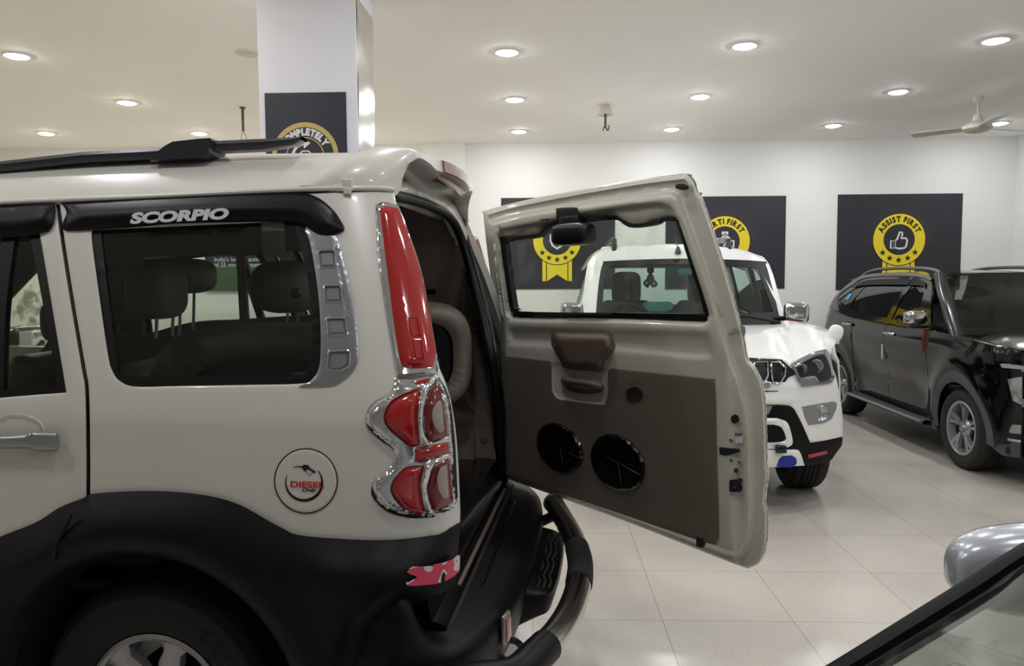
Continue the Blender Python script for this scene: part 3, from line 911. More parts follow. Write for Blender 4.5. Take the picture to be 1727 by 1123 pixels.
for txt, bb, k, bold, sh, ofs in [('DIESEL', (400, 570, 858, 668), 1, .028, 0, .0052), ('Only', (553, 665, 757, 742), 0, .03, .35, .005)]:
    v, f = text2d(txt, 1, bold, sh)
    a0, a1 = min(p[0] for p in v), max(p[0] for p in v); b0, b1 = min(p[1] for p in v), max(p[1] for p in v)
    sk = 12 if k else 0
    dm.mat(k).add([cp_(*cz([(bb[0] + (p[0] - a0) / (a1 - a0) * (bb[2] - bb[0]), bb[3] - 10 + sk * ((p[0] - a0) / (a1 - a0)) - (p[1] - b0) / (b1 - b0) * (bb[3] - bb[1] - 12))])[0], ofs) for p in v], f)
dm.build('sticker', ['ink_black', 'ink_red'], cap, recalc=False, smooth=False)
# door handle
hd = MB()
rec = S1(38, 742)
hm = side('handle_recess', curve([(-30, 740), (0, 706), (30, 699), (62, 708), (74, 730), (66, 765), (30, 778), (-10, 772)]), 'paint', sp=8, th=.004, relief=lambda x, y, d: .003 - .012 * sst(d / 22), mp=lambda x, y, o=0: S1(x, y, o))
ho = panel('door_handle', curve([(-60, 742), (-56, 734), (0, 735), (40, 733), (52, 729), (88, 729), (98, 732), (101, 742), (99, 756), (92, 761), (56, 761), (48, 757), (0, 757), (-54, 756)]), lambda x, y, o=0: S1(x, y, o + .028), 'satin_chrome', car1, sp=7, th=.018, roll=.010, rollpx=7, toward=C1.cl, sharp=60,
           relief=lambda x, y, d: -.004 if abs(x - 54) < 1.5 else 0)
# --- tail lamps
LMP = lambda x, y, o=0: S1(x, y, o)
UPO = curve([(633.6, 352), (638, 344), (648, 341), (671, 345, 1), (687, 386), (713, 467), (737, 600), (738, 630, 1), (706, 634), (669.4, 636, 1), (660, 585), (648, 511.7), (636, 422.6)])
up = panel('upper_tail_lamp', UPO, lambda x, y, o=0: S1(x, y, o + .001), 'chrome', car1,
           sp=9, th=.03, relief=lambda x, y, d: .012 * sst(d / 5), toward=C1.cl, sharp=50, cont=[(UPO, [1.2, 2.5, 3.8, 5.2])])
ULO = curve([(641, 358), (645, 350), (652, 347), (671.6, 350.5, 1), (687, 387), (711.7, 467), (736, 594, 1), (732, 614), (730, 619), (708, 622), (689.4, 622), (676, 614), (667, 569.6), (652, 455)])
ul = panel('lamp_lens', ULO, lambda x, y, o=0: S1(x, y, o + .012), 'red_lens', up,
           sp=7, th=.008, relief=lambda x, y, d: .016 * math.sin(min(1, d / 20) * math.pi / 2), toward=C1.cl, sharp=60, cont=[(ULO, [1.5, 4, 8, 13, 19])])
lmm = MB()
for (a, b_, c_, d_) in [(690, 536, 706, 566), (697, 572, 712, 604)]:
    lmm.tube([S1(x, y, .0295) for x, y in [(a, b_), (c_ - 2, b_), (c_ + 3, d_), (a + 5, d_)]], .0022, 6, closed=True)
lmm.build('lens_rib', 'red_lens', ul)
low_out = curve([(665, 636, 1), (700, 635), (737, 630, 1), (757, 667), (767, 740), (772, 838, 1), (769, 856, 1), (731, 872.5, 1), (691, 873.6), (655, 865), (631, 843.6), (625.5, 826.7), (632.5, 807.5), (657.7, 786), (665, 769), (661, 757), (643, 745), (621.6, 725.8), (615.6, 711), (618, 694.5), (631, 677.7), (655, 663), (663, 649)])
L1 = curve([(708, 656, 1), (702, 697), (706, 750, 1), (692.5, 751, 1), (665, 729.4), (652, 713.8), (650.5, 699.3), (660, 680), (679, 668)])
L2 = curve([(736, 649.3), (741.8, 653.7), (750, 690), (755, 735.4, 1), (726, 745, 1), (717.8, 725.8), (717, 694.5), (725, 658.5)])
L3 = curve([(714, 786, 1), (707, 812), (714, 866.4, 1), (689, 861.6), (669.7, 843.6), (661.3, 826.7), (666, 810), (684, 790.7)])
L4 = curve([(757.5, 772.6, 1), (763.5, 848.4, 1), (732, 861.6, 1), (725, 836.3), (723.8, 819.5), (733.4, 783.5, 1)])
L5 = curve([(700, 758, 1), (756, 745, 1), (757.5, 765.4, 1), (698.6, 778.7, 1), (702, 768)])
sL = [SD(p) for p in (L1, L2, L3, L4, L5)]
ridge = [(731, 640), (713, 672), (708, 700), (711, 735), (722, 752)]
ridge2 = [(738, 778), (720, 790), (714, 815), (718, 845), (726, 866)]
def rd(x, y, R_): return min(math.hypot(x - a, y - b_) for a, b_ in R_)
rA, rB = [resample(r_, 3)[:-1] for r_ in (ridge, ridge2)]
def dense(R_):
    out = []
    for (a, b_) in zip(R_, R_[1:]):
        for k in range(8): out.append((a[0] + (b_[0] - a[0]) * k / 8, a[1] + (b_[1] - a[1]) * k / 8))
    return out
rA, rB = dense(ridge), dense(ridge2)
def low_rel(x, y, d):
    h = .018 * math.sin(min(1, max(d, 0) / 16) * math.pi / 2)
    r_ = min(rd(x, y, rA), rd(x, y, rB)); h += .012 * (1 - sst(r_ / 9))
    if 8 < d < 11: h -= .0025
    v = max(s(x, y) for s in sL)
    h -= .008 * sst((v + 3) / 3)
    return h
lo = panel('lower_tail_lamp', low_out, lambda x, y, o=0: S1(x, y, o + .001), 'chrome', car1, sp=4.5, th=.02, relief=low_rel, toward=C1.cl, sharp=50, cont=[(low_out, [1.5, 4, 8, 9.5, 11, 16])] + [(q_, [-3, -1.5, .3]) for q_ in (L1, L2, L3, L4, L5)] + [(['open', q_], [-8, -4, 0, 4, 8]) for q_ in (rA, rB)])
for L_, mt_, hh in [(L1, 'red_lens', .013), (L2, 'dark_red_lens', .014), (L3, 'red_lens', .013), (L4, 'dark_red_lens', .014), (L5, 'red_lens', .012)]:
    panel('lamp_lens', L_, (lambda h_: lambda x, y, o=0: S1(x, y, o + h_))(hh), mt_, lo, sp=6, th=.008, relief=lambda x, y, d: .009 * math.sin(min(1, d / 12) * math.pi / 2), toward=C1.cl, sharp=60, cont=[(L_, [1.5, 4, 8, 12])])
for L_ in [curve([(739.4, 676.5), (745.4, 682.5), (749, 725.8, 1), (741.8, 729.4), (731, 713.8), (729.8, 692)]), curve([(744, 787, 1), (753.8, 784.7, 1), (756.5, 837.5, 1), (749, 840), (739.4, 824.3), (738, 802.7)])]:
    panel('lamp_reflector', L_, lambda x, y, o=0: S1(x, y, o + .0235), 'white_lens', lo, sp=6, th=.004, relief=lambda x, y, d: .002 * sst(d / 4), toward=C1.cl)
panel('lamp_lens', curve([(700, 645), (712, 640), (725, 638), (716, 648), (708, 651)]), lambda x, y, o=0: S1(x, y, o + .0185), 'red_lens', lo, sp=5, th=.004, toward=C1.cl)
# --- black lower cladding with the wheel arch
archc = C1.P(255, 1195, y=0)
def arch_pts(r, a0, a1, n):
    return [(archc.x + r * math.cos(math.radians(a0 + (a1 - a0) * i / n)), archc.z + r * math.sin(math.radians(a0 + (a1 - a0) * i / n))) for i in range(n + 1)]
RA = .43
top = [(-330, 1090), (-200, 990), (-60, 932), (0, 905), (60, 881), (100, 856), (140, 840), (155, 833), (240, 828), (330, 833), (400, 850), (470, 888), (520, 905), (700, 907), (745, 900), (776, 882)]
topl = [(lambda q: (q.x, q.z))(S1(x, y, .014)) for x, y in top]
bot = [(.86, .40), (RA + .03, .36)]
ar = arch_pts(RA, -8, 188, 30)
cl_out = [(topl[0][0], topl[0][1])] + [(v.x, v.y) for v in catmull([Vector(t) for t in topl], 5)][1:] + [(.845, .735), (.74, .715), (.66, .66), (.63, .52), (.62, .36), (ar[0][0] + .02, .36)] + ar + [(ar[-1][0] - .02, .36), (topl[0][0], .36)]
def clad_map(x, z, o=0):
    p = Vector((x, 0, z)); t = max(0, (x - .62) / .25)
    y = .22 * (1 - math.sqrt(1 - min(t, 1) ** 2)) if t > 0 else 0
    return Vector((x, y - o, z))
def clad_rel(x, z, d):
    r = math.hypot(x - archc.x, z - archc.z)
    h = .012 + .05 * math.sin(min(1, max(0, d) / .11) * math.pi / 2)
    h += .018 * math.exp(-((r - RA - .06) / .07) ** 2)
    h -= .03 * (1 - sst((r - RA) / .035)) * 1
    h += .02 * sst((x - .45) / .15) * (1 - sst((x - .7) / .12)) * sst(d / .08)
    return h
side('wheel_arch_cladding', cl_out, 'black_plastic', sp=.024, th=.02, relief=clad_rel, mp=clad_map, sharp=50, cont=[(arch_pts(RA, 0, 360, 60)[:-1], [-.006, -.018, -.035, -.06, -.09])])
sq_ = [S1(x, y) for x, y in [(146, 856), (138, 878), (128, 900), (125, 930)]]
near1.append(MB().tube([clad_map(q.x, q.z, clad_rel(q.x, q.z, .2) - .003) for i, q in enumerate(sq_)], .0045, 6, sm=3).build('cladding_seam', 'seal', car1))
# inner wheel housing
wh = MB(); wh.lathe([(RA + .01, 0), (RA + .01, .42), (.05, .42)], (archc.x, .0, archc.z), 1, 48).build('wheel_housing', 'dull_black', car1)
# bumper: corner and step, lofted in plan
def plan(k):
    """outer plan curve of the bumper, k 0..1 from the near side to the centre line"""
    pts = [(.50, -.01), (.60, -.045), (.70, -.065), (.80, -.03), (.895, .08), (.955, .24), (.985, .42), (1.0, .65), (1.005, WC)]
    q = catmull([Vector((*p, 0)) for p in pts], 6); i = k * (len(q) - 1); a = int(i); b_ = min(a + 1, len(q) - 1)
    return q[a].lerp(q[b_], i - a)
def bump(name, z_prof, mt, n=40, parent=car1):
    """z_prof: list of (z, inset) from top inner edge outwards and down."""
    rows = []
    for j in range(2 * n + 1):
        k = j / n if j <= n else (2 * n - j) / n
        p = plan(k); q = plan(min(1, k + .01)) if k < .995 else plan(1)
        t = (q - p) if k < .99 else Vector((0, 1, 0)); t.normalize(); nr = Vector((t.y, -t.x, 0))
        row = []
        s_ = 1 - sst((k - .30) / .16)
        for (z, ins), (z2, in2) in zip(z_prof, hi_prof):
            v_ = p - nr * (ins * (1 - s_) + in2 * s_); v_.z = z * (1 - s_) + z2 * s_
            if j > n: v_.y = 2 * WC - v_.y
            row.append(v_)
        rows.append(row)
    return MB().grid(rows).build(name, mt, parent, sharp=50)
prof = [(.605, .23), (.603, .16), (.600, .06), (.592, .025), (.572, .004), (.54, 0), (.50, .004), (.44, .02), (.38, .05), (.33, .09), (.33, .24), (.60, .24)]
hi_prof = [(.76, .06), (.74, .035), (.70, .03), (.655, .025), (.625, .012), (.56, 0), (.50, .004), (.44, .01), (.38, .03), (.33, .07), (.33, .2), (.58, .2)]
bp_ = bump('rear_bumper', prof, 'black_plastic')
# torn sticker on the bumper corner
SB = Surf(C1, 1, lambda p: clad_map(p.x, p.z).y - clad_rel(p.x, p.z, 1), -1, 1.2, 4)
def zz(pts): return [(640 + x / 9.355, 900 + y / 9.355) for x, y in pts]
pk = zz([(470, 560), (520, 518), (620, 520), (720, 515), (830, 505), (870, 480), (990, 462), (1060, 440), (1160, 400), (1200, 360), (1245, 335), (1270, 350), (1272, 420), (1262, 590), (1190, 660), (1040, 750), (1030, 700), (1040, 640), (1020, 590), (985, 640), (970, 775), (880, 795), (740, 805), (600, 822), (470, 822), (425, 800), (500, 750), (600, 690), (560, 662), (490, 640), (430, 608)])
panel('bumper_sticker', pk, lambda x, y, o=0: SB(x, y, o + .004), 'pink_sticker', car1, sp=8, th=.0006, toward=C1.cl)
for w_ in [[(1165, 410), (1215, 350), (1250, 336), (1268, 350), (1270, 440), (1258, 570), (1200, 590), (1165, 560), (1185, 480)], [(700, 520), (790, 505), (845, 520), (840, 570), (790, 608), (730, 592), (705, 560)], [(470, 548), (540, 516), (640, 522), (560, 532), (490, 560)], [(975, 470), (1060, 436), (1065, 455), (1020, 492), (985, 482)], [(1000, 570), (1030, 560), (1050, 590), (1078, 640), (1050, 640), (1010, 600), (980, 660), (965, 775), (920, 765), (950, 690)], [(425, 740), (440, 775), (550, 712), (556, 728), (440, 806), (422, 800)]]:
    panel('sticker_tear', zz(w_), lambda x, y, o=0: SB(x, y, o + .0052), 'white_sticker', car1, sp=8, th=.0004, toward=C1.cl)
# strip along the door sill, step pad and lower skirt
def st_pts(x, z, y0, y1, n=8): return [Vector((x, y0 + (y1 - y0) * i / n, z)) for i in range(n + 1)]
MB().grid([[Vector((x, y, z)) for y in (.12, WC, 2 * WC - .12)] for x, z in [(.56, .74), (.70, .74), (.745, .735), (.76, .70), (.775, .625), (.80, .618), (.815, .606)]], (0, 0, -.02)).build('door_sill', 'gloss_black', car1)
MB().box((.80, .93, .622), (.014, 1.10, .010), .003).build('sill_strip', 'brown_plastic', car1)
MB().box((.70, WC, .575), (.26, 1.5, .06), .01).build('sill_base', 'dull_black', car1)
for dx in (.868, .885):
    pass
MB().box((.865, WC, .609), (.008, .9, .008), .003).build('sill_rib', 'gloss_black', car1)
st_ = MB()
spl = catmull([Vector(p) for p in [(.98, .54, 0), (1.065, .575, 0), (1.086, .68, 0), (1.092, .89, 0), (1.088, 1.08, 0), (1.07, 1.19, 0), (.98, 1.23, 0)]], 5)
rows = [[Vector((.965, p.y, .55)), Vector((p.x - .02, p.y, .535)), Vector((p.x, p.y, .525)), Vector((p.x + .004, p.y, .505)), Vector((p.x - .012, p.y, .455)), Vector((.955, p.y, .41))] for p in spl]
sto = st_.grid(rows).build('rear_step', 'black_plastic', car1, sharp=40)
tr_ = MB()
for k in range(5):
    xx = .99 + .019 * k
    tr_.tube([Vector((xx + .006 * math.sin(i * 2.2) , .59 + .055 * i, .538)) for i in range(11)], .0035, 6)
tr_.build('tread_rib', 'dusty_rubber', sto)
# bumper reflector, near side corner
rq = C1.P(853, 1060, x=.965)
rf = MB().box((rq.x + .0, rq.y, rq.z), (.012, .055, .095), .006, Matrix.Rotation(math.radians(-14), 3, 'Z')).build('reflector_frame', 'dull_silver', car1)
MB().box((rq.x + .007, rq.y, rq.z), (.008, .036, .07), .004, Matrix.Rotation(math.radians(-14), 3, 'Z')).build('reflector_lens', 'pink_lens', rf)
# chrome guard tube with rubber sleeves
gp = [(936, 852, .60), (948, 872, .585), (966, 905, .575), (978, 945, .57), (976, 985, .57), (962, 1030, .57), (938, 1070, .57), (902, 1108, .57), (862, 1140, .56)]
gpts = [C1.P(a, b_, z=c_) for a, b_, c_ in gp]
g0 = gpts[0]
sm_ = catmull([g0 + (g0 - gpts[1]) * .25] + gpts + [Vector((gpts[-1].x - .12, gpts[-1].y - .02, .55)), Vector((gpts[-1].x - .3, gpts[-1].y + .02, .50))], 6)
gb = MB().tube(sm_, .042, 24).build('guard_bar', 'steel', car1, sharp=60)
def near_i(px, py): return min(range(len(sm_)), key=lambda i: (proj(C1.W(sm_[i]))[0] - px) ** 2 + (proj(C1.W(sm_[i]))[1] - py) ** 2)
i0, i1 = near_i(980, 925), near_i(976, 985)
MB().tube(sm_[min(i0, i1):max(i0, i1) + 1], .0455, 20).build('rubber_sleeve', 'rubber', gb, sharp=60)
i0 = near_i(912, 1085)
MB().tube(sm_[i0:], .0465, 20).build('rubber_sleeve', 'black_plastic', gb, sharp=60)
MB().tube(sm_[0:3], .0455, 20).build('end_collar', 'dull_silver', gb, sharp=60)
MB().tube([Vector((.95, 1.36, .5)), Vector((sm_[8].x, sm_[8].y, .57))], .022, 8).build('bar_bracket', 'black_plastic', car1)
MB().tube([C1.P(862, 1098, z=.45) + Vector((.035 * math.cos(a), .0, .035 * math.sin(a))) for a in [2 * math.pi * i / 20 for i in range(20)]], .011, 8, closed=True).build('tow_eye', 'gloss_black', car1)
# ---------------------------------------------------------------- front half of the near car (mostly out of frame)
def s_panel(name, poly, mt, off=0, holes=(), sp=.08, th=.03, mir=True, relief=None):
    return side(name, poly, mt, mir=mir, mp=lambda x, z, o=0: loc1(x, z, o + off), holes=holes, sp=sp, th=th, relief=relief)
fw = [(-1.36, 1.24), (-1.36, 1.68), (-1.92, 1.62), (-2.22, 1.24)]
s_panel('front_door_panel', [(-1.24, .55), (-1.24, 1.79), (-1.95, 1.72), (-2.32, 1.22), (-2.32, .55)], 'paint', holes=[fw])
s_panel('front_door_glass', fw, 'tint_glass', -.014, th=0, sp=.2)
s_panel('front_fender', [(-2.33, 1.20), (-3.2, 1.12), (-3.3, .62), (-2.33, .62)], 'paint')
s_panel('lower_cladding', [(-1.2, .36), (-1.2, .74), (-2.3, .70), (-3.25, .8), (-3.3, .45), (-3.0, .4), (-2.3, .36)], 'black_plastic', .03, th=.03)
# roof
cols = []
gut = [(-1.9, None), (-330, 362), (-150, 351), (0, 342), (200, 333), (400, 324), (560, 317.5), (664, 317)]
crest = [(-330, 322), (-150, 303), (0, 291), (200, 273), (400, 265), (560, 262), (664, 262)]
gx = [S1(a, b_) for a, b_ in gut[1:]]
ck = [C1.P(a, b_, y=.50) for a, b_ in crest]
def fit(pts, deg=2):
    xs = [p.x for p in pts]; zs = [p.z for p in pts]; return np.poly1d(np.polyfit(xs, zs, deg))
fg, fk = fit(gx[1:]), fit(ck[1:])
print('roof', [(round(p.x, 2), round(p.z, 3)) for p in gx], [(round(p.x, 2), round(p.z, 3)) for p in ck])
def zg(x): return fg(max(x, -1.4)) - .10 * max(0, -1.4 - x) ** 2
def zk(x): return fk(max(x, -1.4)) - .28 * max(0, -1.4 - x) ** 2
def roof_pt(x, y, dz=0):
    yy = min(y, 2 * WC - y); y0 = side_fn(Vector((min(x, .3), 0, zg(x)))) - .004
    g_, k_ = zg(x), zk(x)
    t = max(0, yy - y0) / (.50 - y0)
    if t < 1: z = g_ + (k_ - g_) * (1 - (1 - t) ** 2.6)
    else: z = k_ + .012 * sst((yy - .5) / (WC - .5))
    return Vector((x, y, z + dz))
ys = [.128, .135, .15, .17, .2, .24, .29, .35, .42, .5, .62, .75, WC]
ys = ys + [2 * WC - y for y in ys[::-1][1:]]
rows = []
for i in range(31):
    x = -2.05 + (2.05 + .52) * i / 30
    y0 = side_fn(Vector((min(x, .3), 0, zg(x)))) - .004
    row = []
    for y in ys:
        yy = min(y, 2 * WC - y); y2 = y0 + (yy - .128) * (WC - y0) / (WC - .128)
        row.append(roof_pt(x, y2 if y <= WC else 2 * WC - y2))
    rows.append(row)
MB().grid(rows, (0, 0, -.012)).build('roof', 'paint', car1, sharp=70)
MB().grid([[roof_pt(-2.0 + 2.5 * i / 10, .22 + (2 * WC - .44) * j / 10, -.05) for j in range(11)] for i in range(11)], (0, 0, -.01)).build('headliner', 'headliner', car1)
# windscreen, bonnet, nose (outside the frame)
wsr = [[Vector((-2.05 - .62 * t, .16 + (.06 - .16) * t + (2 * WC - .32 + .2 * t) * j / 8, 1.80 - .58 * t - .02 * abs(j - 4))) for j in range(9)] for t in (0, .25, .5, .75, 1)]
MB().grid(wsr).build('windscreen', 'tint_glass', car1)
MB().grid([[Vector((x, .05 + (2 * WC - .1) * j / 10, z - .02 * abs(j - 5) / 2)) for j in range(11)] for x, z in [(-2.6, 1.2), (-2.9, 1.17), (-3.2, 1.1), (-3.33, 1.0), (-3.37, .8), (-3.35, .45)]], (0, 0, -.02)).build('bonnet', 'paint', car1)
# roof rails with foot
def rail(yside, nm):
    mb = MB()
    f_ = lambda y: y if yside == 0 else 2 * WC - y
    spec_ = [(-330, 303, 318), (-100, 279, 300), (0, 270, 288), (140, 254, 272), (265, 247, 266), (350, 236, 254), (440, 232, 250), (495, 230, 241), (508, 229.5, 233)]
    rws = []
    for a, t_, b_ in spec_:
        P0, P1 = C1.P(a, t_, y=.30), C1.P(a, b_, y=.27)
        h = P0.z - P1.z
        c_ = [Vector((P0.x, .300, P0.z - h * .1)), Vector((P0.x, .325, P0.z)), Vector((P0.x, .345, P0.z - .003)), Vector((P0.x, .35, P0.z - h * .6)), Vector((P0.x, .335, P1.z)), Vector((P0.x, .30, P1.z + h * .05)), Vector((P0.x, .292, P1.z + h * .35)), Vector((P0.x, .29, P0.z - h * .4)), Vector((P0.x, .300, P0.z - h * .1))]
        rws.append([Vector((v.x, f_(v.y), v.z)) for v in c_])
    mb.grid(rws)
    r_ = mb.build('roof_rail', 'satin_black', car1, sharp=30)
    fp = [(257, 272), (268, 258), (282, 247), (295, 240), (340, 235), (358, 234), (361, 238), (354, 262), (345, 267), (262, 271)]
    q = [C1.P(a, b_, y=.285) for a, b_ in fp]
    pr = MB().add([(v.x, f_(.272), v.z) for v in q] + [(v.x, f_(.37), v.z) for v in q], [list(range(10)), list(range(10, 20))[::-1]] + [[i, (i + 1) % 10, (i + 1) % 10 + 10, i + 10] for i in range(10)])
    pr.build('rail_foot', 'satin_black', r_, sharp=30)
    x3 = -1.75
    MB().box((x3, f_(.31), zk(x3) + .01), (.16, .08, .07), .02).build('rail_foot', 'satin_black', r_, sharp=30)
mat('satin_black', (34, 38, 46), .3, 0, .3)
rail(0, ''); rail(1, '')
# ---------------------------------------------------------------- rear spoiler over the door
SPX0, SPX1 = .375, .50
def sp_section(y):
    """closed x,z section at lateral position y (0 at the side wall)"""
    yy = min(y, 2 * WC - y)
    e = max(0.0, min(1, (yy - .205) / .15)); r = math.sqrt(1 - (1 - e) ** 2)      # side roll up
    zb = zg(.45) + .008
    zt = zb + .128 * r
    xl = SPX0 + (SPX1 - SPX0) * e ** .7; cen = sst((yy - .25) / .64)
    xt = .60 + .075 * r + .045 * cen
    zr = zt - .004 + .012 * cen
    zl = max(zb, roof_pt(xl, yy).z - .004)
    top = [Vector((xl, y, zl))]
    for t in (.12, .28, .45, .62, .8, .92):
        x = xl + (xt - xl) * t
        base = max(zl, roof_pt(min(x, .58), yy).z)
        h = (zr - zl) * (1 - (1 - t) ** 2.6)
        top.append(Vector((x, y, max(base * 0, zl + h + .010 * math.sin(math.pi * t) * r))))
    top.append(Vector((xt, y, zr - .004)))
    a = sst((yy - .228) / .085)                    # how open the underside is
    lamp = sst((yy - .48) / .1)
    lower = [Vector((xt + .004 * a, y, zr - .022 - .02 * lamp)), Vector((xt - .03 * a, y, zr - .045 - (1 - a) * .04 - .02 * lamp))]
    zin = zt - .035 - .03 * cen
    lower += [Vector((xt - .02 + (-.08) * a, y, (zin) * a + (zb) * (1 - a))), Vector((.60 - .04 * a, y, (zin - .025) * a + zb * (1 - a))), Vector((.585 - .05 * a, y, zb - .01 + (-.0) * a))]
    k_ = 1 - sst((yy - .205) / .25)
    for v in top + lower:
        t_ = min(1, max(0, (v.x - .437) / .25)); dy_ = .20 * (1 - math.sqrt(1 - t_ * t_)) * k_
        v.y += dy_ if y < WC else -dy_
    return top + lower
yl = [.135, .138, .144, .152, .16, .17, .18, .19, .20, .21, .22, .23, .24, .255, .28, .33, .4, .48, .54, .66, .78, WC]
yl = [.205 + (y - .135) * (WC - .205) / (WC - .135) for y in yl]
yl = yl + [2 * WC - y for y in yl[::-1][1:]]
spm = MB(); rows = [sp_section(y) for y in yl]
rows = [r + [r[0]] for r in rows]
spm.grid(rows)
spm.add([v for v in rows[0][:-1]], [list(range(len(rows[0]) - 1))]).add([v for v in rows[-1][:-1]], [list(range(len(rows[-1]) - 1))[::-1]])
spo = spm.build('spoiler', 'paint', car1, sharp=48)
br_ = MB()
rws = []
for i in range(13):
    y = WC - .24 + .48 * i / 12; s_ = sp_section(y)
    p0, p1, p2 = s_[7], s_[8], s_[9]
    o_ = Vector((.006, 0, .002))
    rws.append([p0 + Vector((-.03, 0, .004)), p0 + o_, p1 + o_, p2 + o_ + Vector((-.004, 0, -.002))])
br_.grid(rws, (-.012, 0, -.003)).build('brake_lamp', 'pink_lens', spo)
# header band of the body above the opening and the weather seal
HB = Surf(C1, 0, lambda p: R1x(p) + .008, 1, 1.9, 5.4)
panel('rear_header', curve([(674, 306), (696, 309), (724, 318), (755, 336), (782, 362), (796, 392), (798, 404), (789, 408), (783, 404), (762, 368), (728, 340), (698, 330), (676, 324)]), HB, 'paint', car1, sp=8, th=.05, toward=C1.cl + Vector((2, 0, 0)), relief=lambda x, y, d: .014 * sst(d / 9), sharp=60)
slp = [(660, 330), (692, 336), (728, 348), (758, 366), (777, 400), (797, 470), (815, 540), (829, 610), (839, 690), (843, 770), (850, 803), (872, 818)]
sp3 = [R1(a, b_, .0) for a, b_ in slp]
MB().tube(sp3, .019, 10, sm=5).build('weather_seal', 'seal', car1, sharp=70)
sp4 = [R1(a + 9, b_ - 2, .012) for a, b_ in slp[4:-1]]
MB().tube(sp4, .010, 8, sm=5).build('opening_flange', 'chrome_black', car1, sharp=70) if False else MB().tube(sp4, .011, 8, sm=5).build('opening_flange', 'gloss_black', car1, sharp=70)
# inner frame of the opening, both sides
ne = [S1(a_, b_) for a_, b_ in [(672, 345), (690, 400), (714, 480), (738, 600), (758, 665), (768, 740), (772, 850), (772, 895)]]
MB().grid([[p, p + Vector((-.004, .02, 0)), p + Vector((-.05, .05, 0)), p + Vector((-.16, .05, 0))] for p in ne]).build('opening_frame', 'gloss_black', car1, sharp=60)
FS = Surf(C1, 0, lambda p: R1x(p) + .02, 1, 1.9, 5.4)
fb = [(a_ + 2, b_) for a_, b_ in slp[3:]]
panel('opening_frame', curve([(*fb[0], 1)] + fb[1:-1] + [(*fb[-1], 1), (880, 800, 1)] + [(a_ + 19, b_ - 3) for a_, b_ in slp[4:-1]][::-1] + [(786, 372, 1)], 4), lambda x, y, o=0: R1(x, y, o - .012), 'gloss_black', car1, sp=12, th=.03, toward=C1.cl + Vector((2, 0, 0)))
panel('upper_tail_lamp', curve([(800, 398, 1), (806, 402), (818, 440), (832, 490), (842, 535), (850, 600, 1), (842, 606, 1), (832, 545), (818, 480)]), lambda x, y, o=0: R1(x, y, o - .03), 'red_lens', car1, sp=10, th=.04, toward=C1.cl + Vector((2, 0, 0)), relief=lambda x, y, d: .01 * sst(d / 5))
# interior: brown trim with window cut-outs on the far side
TS = Surf(C1, 1, lambda p: 2 * WC - .20 - lean(p.z) * .8 + .10 * sst((p.x - .45) / .3) * 0, 1, 2.2, 9)
tz = curve([(-120, 430, 1), (-120, 640, 1), (300, 700, 1), (560, 760), (700, 800), (838, 812, 1), (842, 760), (836, 680), (826, 600), (806, 510), (788, 430), (772, 390), (752, 362), (715, 345), (660, 335), (400, 380), (100, 410)])
qh = curve([(411, 432, 1), (520, 421), (640, 411), (690, 410, 1), (699, 430), (712, 470), (722, 515, 1), (640, 524), (520, 532), (418, 539, 1)])
dh = curve([(238, 434, 1), (320, 432), (398, 431, 1), (404, 540, 1), (320, 545), (240, 566, 1)])
fh = curve([(10, 512, 1), (50, 470), (66, 456), (82, 452), (92, 460, 1), (90, 560, 1), (60, 600), (5, 612, 1)])
panel('interior_trim', tz, lambda x, y, o=0: TS(x, y, -o), 'interior_brown', car1, holes=[qh, dh, fh], sp=30, th=.02, toward=C1.cl + Vector((0, -3, 0)))
MB().tube([TS(690, 493, 0), TS(735, 491, 0)], .012, 8).build('grab_bar', 'seal', car1)
for (a, b_) in [(786, 453), (806, 543), (812, 611), (817, 742)]:
    q = TS(a, b_, 0); MB().lathe([(0, -.006), (.012, -.005), (.014, 0), (.014, .004)], q - Vector((0, .002, 0)), 1, 18).build('trim_button', 'brown_plastic', car1)
MB().tube([TS(778, 560, -.002), TS(816, 560, -.002)], .0022, 5).build('trim_seam', 'seal', car1)
# floor, near trim, lower walls
MB().box((-1.1, WC, .66), (3.7, 1.45, .03)).build('cargo_floor', 'dull_black', car1)
MB().box((-.15, 2 * WC - .22, .75), (1.6, .03, .25)).build('inner_side', 'interior_brown', car1)
MB().box((-.15, .30, .70), (1.6, .03, .1)).build('inner_side', 'interior_brown', car1)
# folded jump seats with gathered vinyl covers
def cushion(c, w_, h_, d_, name='jump_seat', inner='dull_black', flat_=False):
    """rounded cushion standing in the xz plane; gathered rim towards the viewer"""
    n = 90; rws = []
    def se(a, rx, rz, e=.62): 
        return math.copysign(abs(math.cos(a)) ** e, math.cos(a)) * rx, math.copysign(abs(math.sin(a)) ** e, math.sin(a)) * rz
    prof_ = [(.62, -.35), (.70, -.47), (.80, -.5), (.90, -.42), (.97, -.2), (1.0, 0), (.97, .25), (.88, .45), (.7, .5), (.4, .5), (0, .5)]
    for i in range(n):
        a = 2 * math.pi * i / n; row = []
        for k, (r, h) in enumerate(prof_):
            x, z = se(a, w_, h_)
            g_ = .022 * math.sin(a * 31) * (1 - r) * 2.2 if k < 4 else .002 * math.sin(a * 31)
            row.append(Vector((c[0] + x * r, c[1] + (h + g_) * d_, c[2] + z * r)))
        rws.append(row)
    rws.append(rws[0])
    s_ = MB().grid(rws).build(name, 'cover_vinyl', car1, sharp=80)
    MB().add([Vector((c[0] + se(2 * math.pi * i / 40, w_ * .66, h_ * .66)[0], c[1] - .36 * d_, c[2] + se(2 * math.pi * i / 40, w_ * .66, h_ * .66)[1])) for i in range(40)], [list(range(40))]).build('seat_base', inner, s_)
    return s_
q = C1.P(735, 600, y=1.30)
c_ = cushion((q.x - .10, 1.28, q.z), .27, .235, .17)
